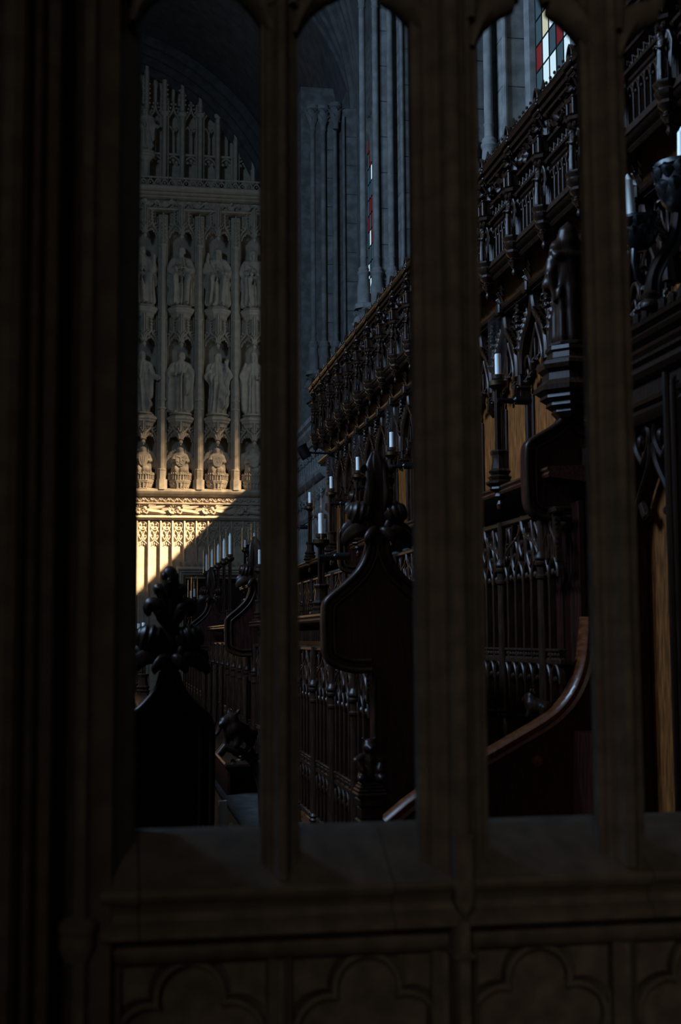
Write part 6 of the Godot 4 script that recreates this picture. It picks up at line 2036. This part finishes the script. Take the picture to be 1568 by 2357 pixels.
func build_statues() -> void:
	var S: Material = M.stone_carved
	var top := ["carved stone seated figure with one raised hand, upper tier, far left niche", "carved stone seated bearded figure in a cap, upper tier, second niche", "carved stone seated bearded figure raising his hand, upper tier, third niche", "carved stone seated figure with hands joined, upper tier, beside the left mullion"]
	var mid := ["carved stone standing bearded figure with outstretched arm, middle tier, far left niche", "carved stone standing figure holding a long sword before him, middle tier", "carved stone standing long-bearded figure in swept drapery, middle tier, third niche", "carved stone standing robed figure raising two fingers, middle tier, beside the left mullion"]
	var low := ["carved stone kneeling angel with a pointed shield, lowest tier, far left niche", "carved stone kneeling angel with an interlaced crest shield, lowest tier, second niche", "carved stone kneeling angel with a rounded shield, lowest tier, third niche", "carved stone kneeling angel with shield in half shadow, beside the left mullion"]
	var am := shield_angel().mesh(70)
	var wm := wing_pair(1.0).mesh()
	for k in 4:
		var x: float = BAYS[k + 1]
		var z := -36.08
		var a := thing("statue", top[k], "statue", Vector3(x - (0.06 if k == 0 else 0.0), 10.8, z))
		part("figure", seated(k), S, a, Transform3D(Basis().scaled(Vector3(1.0, 1.1, 1.0)), Vector3()), 75)
		part("seat", MB.new().box(Vector3(0, 0.3, -0.22), Vector3(0.5, 0.62, 0.3), 0.03), S, a)
		var b := thing("statue", mid[k], "statue", Vector3(x - (0.06 if k == 0 else 0.0), 7.72, z))
		part("figure", standing(k), S, b, Transform3D(), 75)
		part("plinth", MB.new().lathe([Vector2(0.32, -0.03), Vector2(0.32, 0.015), Vector2(0.28, 0.03), Vector2(0, 0.03)], 10, Vector3(0, 0, 0.04)), S, b)
		var c := thing("shield_angel", low[k], "statue", Vector3(x, 6.05, z), 0.0, "kneeling shield angels of the lowest tier")
		part("figure", am, S, c)
		part("wing", wm, S, c)
		var sh := PackedVector2Array()
		if k == 0:
			sh = PackedVector2Array([Vector2(-0.14, 0.5), Vector2(0.14, 0.5), Vector2(0.14, 0.36), Vector2(0.1, 0.24), Vector2(0, 0.16), Vector2(-0.1, 0.24), Vector2(-0.14, 0.36)])
		else:
			sh = PackedVector2Array([Vector2(-0.14, 0.5), Vector2(0.14, 0.5), Vector2(0.14, 0.34), Vector2(0.12, 0.25), Vector2(0.06, 0.19), Vector2(-0.06, 0.19), Vector2(-0.12, 0.25), Vector2(-0.14, 0.34)])
		var shm := MB.new().prism(sh, 0.19, 0.23, 0.012)
		if k == 0:
			for q: float in [-0.06, 0.0, 0.06]:
				shm.loft(PackedVector3Array([Vector3(q * 0.2, 0.21, 0.235), Vector3(q * 0.7, 0.33, 0.235), Vector3(q, 0.45, 0.235)]), [0.008, 0.014, 0.02], [0.008, 0.01, 0.008], Vector3.BACK, 6)
		elif k == 1:
			for q: float in [-1.0, 1.0]:
				shm.sweep(bez(Vector2(q * 0.09, 0.46), Vector2(-q * 0.12, 0.44), Vector2(q * 0.14, 0.3), Vector2(-q * 0.06, 0.24), 8, 0.225), bar(0.02, 0.02, 0.005), Vector3.BACK)
			shm.ball(Vector3(-0.08, 0.33, 0.235), Vector3(0.025, 0.025, 0.015), 5, 8)
			shm.ball(Vector3(0.08, 0.36, 0.235), Vector3(0.025, 0.025, 0.015), 5, 8)
		elif k == 2:
			shm.ball(Vector3(-0.03, 0.43, 0.23), Vector3(0.02, 0.02, 0.012), 5, 8)
			shm.ball(Vector3(0.05, 0.45, 0.23), Vector3(0.02, 0.02, 0.012), 5, 8)
			shm.ball(Vector3(0.0, 0.34, 0.23), Vector3(0.02, 0.03, 0.012), 5, 8)
		part("shield", shm, S, c)
	var u := thing("statue", "dim carved stone standing figure high above the cornice at the far left", "statue", Vector3(0.8, 15.18, -36.02))
	part("figure", standing(0), S, u, Transform3D(Basis().scaled(Vector3(0.72, 0.72, 0.72)), Vector3()), 75)
	# little oak angels on the canopy piers
	var g := Body.new(Vector3(-0.34, -0.06, -0.3), Vector3(0.34, 1.66, 0.36), 0.034)
	robed(g, 0.9, 0.0, 0.13, 0.9)
	g.cap(Vector3(0, 0.85, 0), Vector3(0, 1.2, 0), 0.135, 0.14, 0.05, 0.8)
	g.cap(Vector3(-0.13, 1.22, 0), Vector3(0.13, 1.22, 0), 0.075, 0.075, 0.05)
	g.cap(Vector3(0, 1.42, 0.02), Vector3(0, 1.36, 0.04), 0.1, 0.075, 0.03)
	g.cap(Vector3(0, 1.38, 0.12), Vector3(0, 1.41, 0.11), 0.018, 0.014, 0.015)
	for s: float in [-1.0, 1.0]:
		g.cap(Vector3(s * 0.17, 1.18, 0), Vector3(s * 0.22, 0.98, 0.06), 0.07, 0.065, 0.04)
		g.cap(Vector3(s * 0.22, 0.98, 0.06), Vector3(s * 0.05, 1.04, 0.2), 0.06, 0.04, 0.03)
		g.cap(Vector3(s * 0.07, 1.43, -0.02), Vector3(s * 0.09, 1.28, -0.03), 0.05, 0.045, 0.03)
	g.folds(0.0, 1.0, 0.022, 8.0, 0.15, 0.8)
	var gm := g.surface().mesh(70)
	var wings := MB.new()
	for d: float in [-1.0, 1.0]:
		for k in 3:
			var x := d * (0.2 + 0.06 * k)
			wings.loft(PackedVector3Array([Vector3(d * 0.1, 1.2, -0.1), Vector3(x, 1.5 - 0.06 * k, -0.12), Vector3(x + d * 0.08, 1.1, -0.14), Vector3(x + d * 0.02, 0.55 - 0.1 * k, -0.12)]), [0.04, 0.07, 0.06, 0.01], [0.03, 0.03, 0.025, 0.01], Vector3.BACK, 7, 3, 0.1)
	var wgm := wings.mesh()
	var first: Node3D
	for k in range(-5, 16):
		var p := Vector3(3.06 - 0.075, 4.605, bay(k))
		var label := "small oak angel on the canopy front, %s pier from the screen" % NTH[k + 5]
		if first == null:
			first = thing("oak_angel", label, "statuette", p, -PI / 2, "small oak angels along the canopy")
			part("figure", gm, M.oak_dark, first, Transform3D(Basis().scaled(Vector3.ONE * 0.195), Vector3()))
			part("wing", wgm, M.oak_dark, first, Transform3D(Basis().scaled(Vector3.ONE * 0.195), Vector3()))
		else:
			copy(first, label, p, -PI / 2)
	# the hooded figure on the stall end, its back to the camera
	var h := Body.new(Vector3(-0.2, -0.02, -0.17), Vector3(0.2, 0.84, 0.18), 0.0085)
	h.cap(Vector3(0, 0.06, 0), Vector3(0, 0.34, 0), 0.105, 0.095, 0.03, 0.85)
	h.cap(Vector3(0, 0.3, 0), Vector3(0, 0.56, 0), 0.1, 0.095, 0.03, 0.8)
	h.cap(Vector3(-0.075, 0.565, 0), Vector3(0.075, 0.565, 0), 0.05, 0.05, 0.03)
	h.cap(Vector3(0, 0.58, 0.0), Vector3(0.0, 0.66, 0.0), 0.06, 0.055, 0.03)
	h.cap(Vector3(0, 0.69, 0.0), Vector3(0.0, 0.735, 0.005), 0.078, 0.064, 0.025)
	h.cap(Vector3(0.0, 0.76, 0.015), Vector3(-0.005, 0.8, 0.03), 0.045, 0.012, 0.02)
	h.cap(Vector3(-0.07, 0.645, 0.0), Vector3(0.07, 0.645, 0.0), 0.05, 0.05, 0.02)
	h.cap(Vector3(0.0, 0.69, -0.07), Vector3(0, 0.71, -0.066), 0.01, 0.008, 0.01)
	for s: float in [-1.0, 1.0]:
		h.cap(Vector3(s * 0.1, 0.55, 0), Vector3(s * 0.125, 0.4, 0.0), 0.045, 0.042, 0.025)
		h.cap(Vector3(s * 0.125, 0.4, 0.0), Vector3(s * 0.05, 0.42, -0.1), 0.042, 0.03, 0.02)
		for k in 4:
			h.cap(Vector3(s * 0.05, 0.43 - 0.012 * k, -0.1), Vector3(s * 0.02, 0.435 - 0.012 * k, -0.125), 0.0085, 0.0075, 0.004)
		for k in 3:
			h.cap(Vector3(s * (0.118 + 0.012 * k), 0.5 - 0.02 * k, 0.03), Vector3(s * 0.11, 0.33 - 0.022 * k, 0.035), 0.018, 0.014, 0.012)
			h.cap(Vector3(s * 0.11, 0.33 - 0.022 * k, 0.035), Vector3(s * 0.07, 0.37 - 0.02 * k, 0.06), 0.014, 0.01, 0.012)
	h.cap(Vector3(-0.1, 0.61, 0.02), Vector3(0.1, 0.61, 0.02), 0.035, 0.035, 0.012)
	h.cap(Vector3(-0.09, 0.58, 0.05), Vector3(0.09, 0.58, 0.05), 0.03, 0.03, 0.012)
	h.folds(0.0, 0.42, 0.0075, 9.0, 0.25, 0.9)
	var hf := thing("hooded_figure", "glossy dark oak hooded figure standing on the moulded stall end", "statue", Vector3(2.87, 3.388, -7.83))
	part("figure", h.surface(), M.oak_dark, hf, Transform3D(), 75)
	part("plinth", MB.new().lathe([Vector2(0.14, -0.004), Vector2(0.14, 0.012), Vector2(0.12, 0.02), Vector2(0, 0.02)], 8), M.oak_dark, hf)


# ---------------------------------------------------------------- small carved things and papers
func build_small() -> void:
	# newel with a small seated carving in front of the stair board
	var n := thing("newel", "short stepped newel post topped by a small carved seated bear", "post", Vector3(1.474, 0, -7.5))
	part("post", MB.new().box(Vector3(0, 0.24, 0), Vector3(0.13, 0.48, 0.13), 0.012), M.oak_rail, n)
	var st := MB.new()
	for q: Array in [[0.455, 0.17, 0.03], [0.49, 0.15, 0.03], [0.54, 0.13, 0.07], [0.6, 0.15, 0.05], [0.645, 0.18, 0.025], [0.668, 0.165, 0.018], [0.686, 0.145, 0.018], [0.703, 0.125, 0.016]]:
		st.box(Vector3(0, q[0], 0), Vector3(q[1], q[2], q[1]), 0.008)
	part("cap", st, M.oak_dark, n)
	var b := Body.new(Vector3(-0.13, -0.02, -0.12), Vector3(0.13, 0.29, 0.13), 0.008)
	b.cap(Vector3(0, 0.05, -0.01), Vector3(0, 0.12, 0), 0.06, 0.05, 0.02)
	b.cap(Vector3(0, 0.2, 0.01), Vector3(0, 0.215, 0.005), 0.042, 0.035, 0.012)
	b.cap(Vector3(0, 0.195, 0.045), Vector3(0, 0.193, 0.06), 0.02, 0.015, 0.01)
	for s: float in [-1.0, 1.0]:
		b.cap(Vector3(s * 0.03, 0.24, 0.0), Vector3(s * 0.034, 0.248, 0.0), 0.014, 0.012, 0.006)
		b.cap(Vector3(s * 0.045, 0.14, 0.01), Vector3(s * 0.075, 0.12, 0.02), 0.028, 0.026, 0.012)
		b.cap(Vector3(s * 0.075, 0.12, 0.02), Vector3(s * 0.05, 0.07, 0.05), 0.026, 0.02, 0.01)
		b.cap(Vector3(s * 0.045, 0.03, 0.02), Vector3(s * 0.06, 0.025, 0.07), 0.032, 0.024, 0.012)
	part("carving", b.surface(), M.oak_dark, n, at(0, 0.712, 0), 70)
	# crouching beasts on elbows
	var c := Body.new(Vector3(-0.13, -0.03, -0.12), Vector3(0.15, 0.2, 0.12), 0.009)
	c.cap(Vector3(-0.05, 0.05, 0), Vector3(0.05, 0.07, 0), 0.05, 0.055, 0.02)
	c.cap(Vector3(0.06, 0.12, 0.01), Vector3(0.09, 0.115, 0.02), 0.042, 0.03, 0.015)
	c.cap(Vector3(0.1, 0.105, 0.02), Vector3(0.118, 0.1, 0.025), 0.022, 0.016, 0.01)
	for s: float in [-1.0, 1.0]:
		c.cap(Vector3(0.05, 0.16, s * 0.03), Vector3(0.045, 0.175, s * 0.034), 0.013, 0.008, 0.006)
		c.cap(Vector3(0.05, 0.05, s * 0.035), Vector3(0.07, -0.005, s * 0.04), 0.022, 0.018, 0.01)
		c.cap(Vector3(-0.05, 0.05, s * 0.04), Vector3(-0.035, -0.005, s * 0.045), 0.032, 0.02, 0.012)
	var cm := c.surface().mesh(70)
	solo("carved_beast", cm, M.oak_dark, "small crouching carved beast peeping over the swept stair coping", "carving", turned(Vector3(2.6, 1.06, -7.78), PI * 0.8, 0.9))
	var e := thing("elbow_beast", "dark crouching carved beast on a low bench elbow, right of the nearest bench end", "carving", Vector3(0.83, 0.86, -8.6))
	part("beast", cm, M.oak_dark, e, turned(Vector3(0, 0.0, 0), -2.4, 1.25))
	part("elbow", MB.new().sweep(v3s([Vector2(0.16, -0.86), Vector2(0.14, -0.3), Vector2(0.1, -0.14), Vector2(0.02, -0.06), Vector2(-0.1, -0.02), Vector2(-0.14, -0.07)]), round_bar(0.05, 0.08), Vector3.BACK), M.oak_dark, e)
	var lo := MB.new()
	foliage(lo, RandomNumberGenerator.new(), Vector3(0.02, -0.07, 0.03), Vector3(0.08, 0.03, 0.02), 0.06, 10)
	part("leaf_work", lo, M.oak_dark, e)
	# white papers low between the forms
	solo("paper_sheet", MB.new().box(Vector3(), Vector3(0.05, 0.16, 0.006), 0.001), M.paper, "pale sheet of paper standing dimly in the gap beside the nearest bench end", "paper", Transform3D(Basis(Vector3.UP, 0.3), Vector3(0.66, 0.5, -7.9)))
	solo("paper_card", MB.new().box(Vector3(), Vector3(0.022, 0.07, 0.01), 0.001), M.paper, "small white card upright at the bottom of the left opening", "paper", Transform3D(Basis(Vector3.UP, 0.2), Vector3(0.68, 0.455, -7.6)))
	# spotlight on a bracket by the far stalls
	var s := thing("spotlight", "black spotlight on a short arm at the far end of the stall canopy", "lamp", Vector3(2.72, 4.22, -18.6))
	part("housing", MB.new().lathe([Vector2(0, -0.1), Vector2(0.07, -0.1), Vector2(0.085, -0.06), Vector2(0.085, 0.06), Vector2(0.1, 0.1), Vector2(0.08, 0.1), Vector2(0, 0.05)], 14).moved(Transform3D(Basis(Vector3.BACK, 0.5), Vector3())), M.black_metal, s)
	part("arm", MB.new().tube(PackedVector3Array([Vector3(0.05, 0, 0), Vector3(0.2, -0.01, 0), Vector3(0.45, -0.01, 0)]), 0.016, 8), M.black_metal, s)
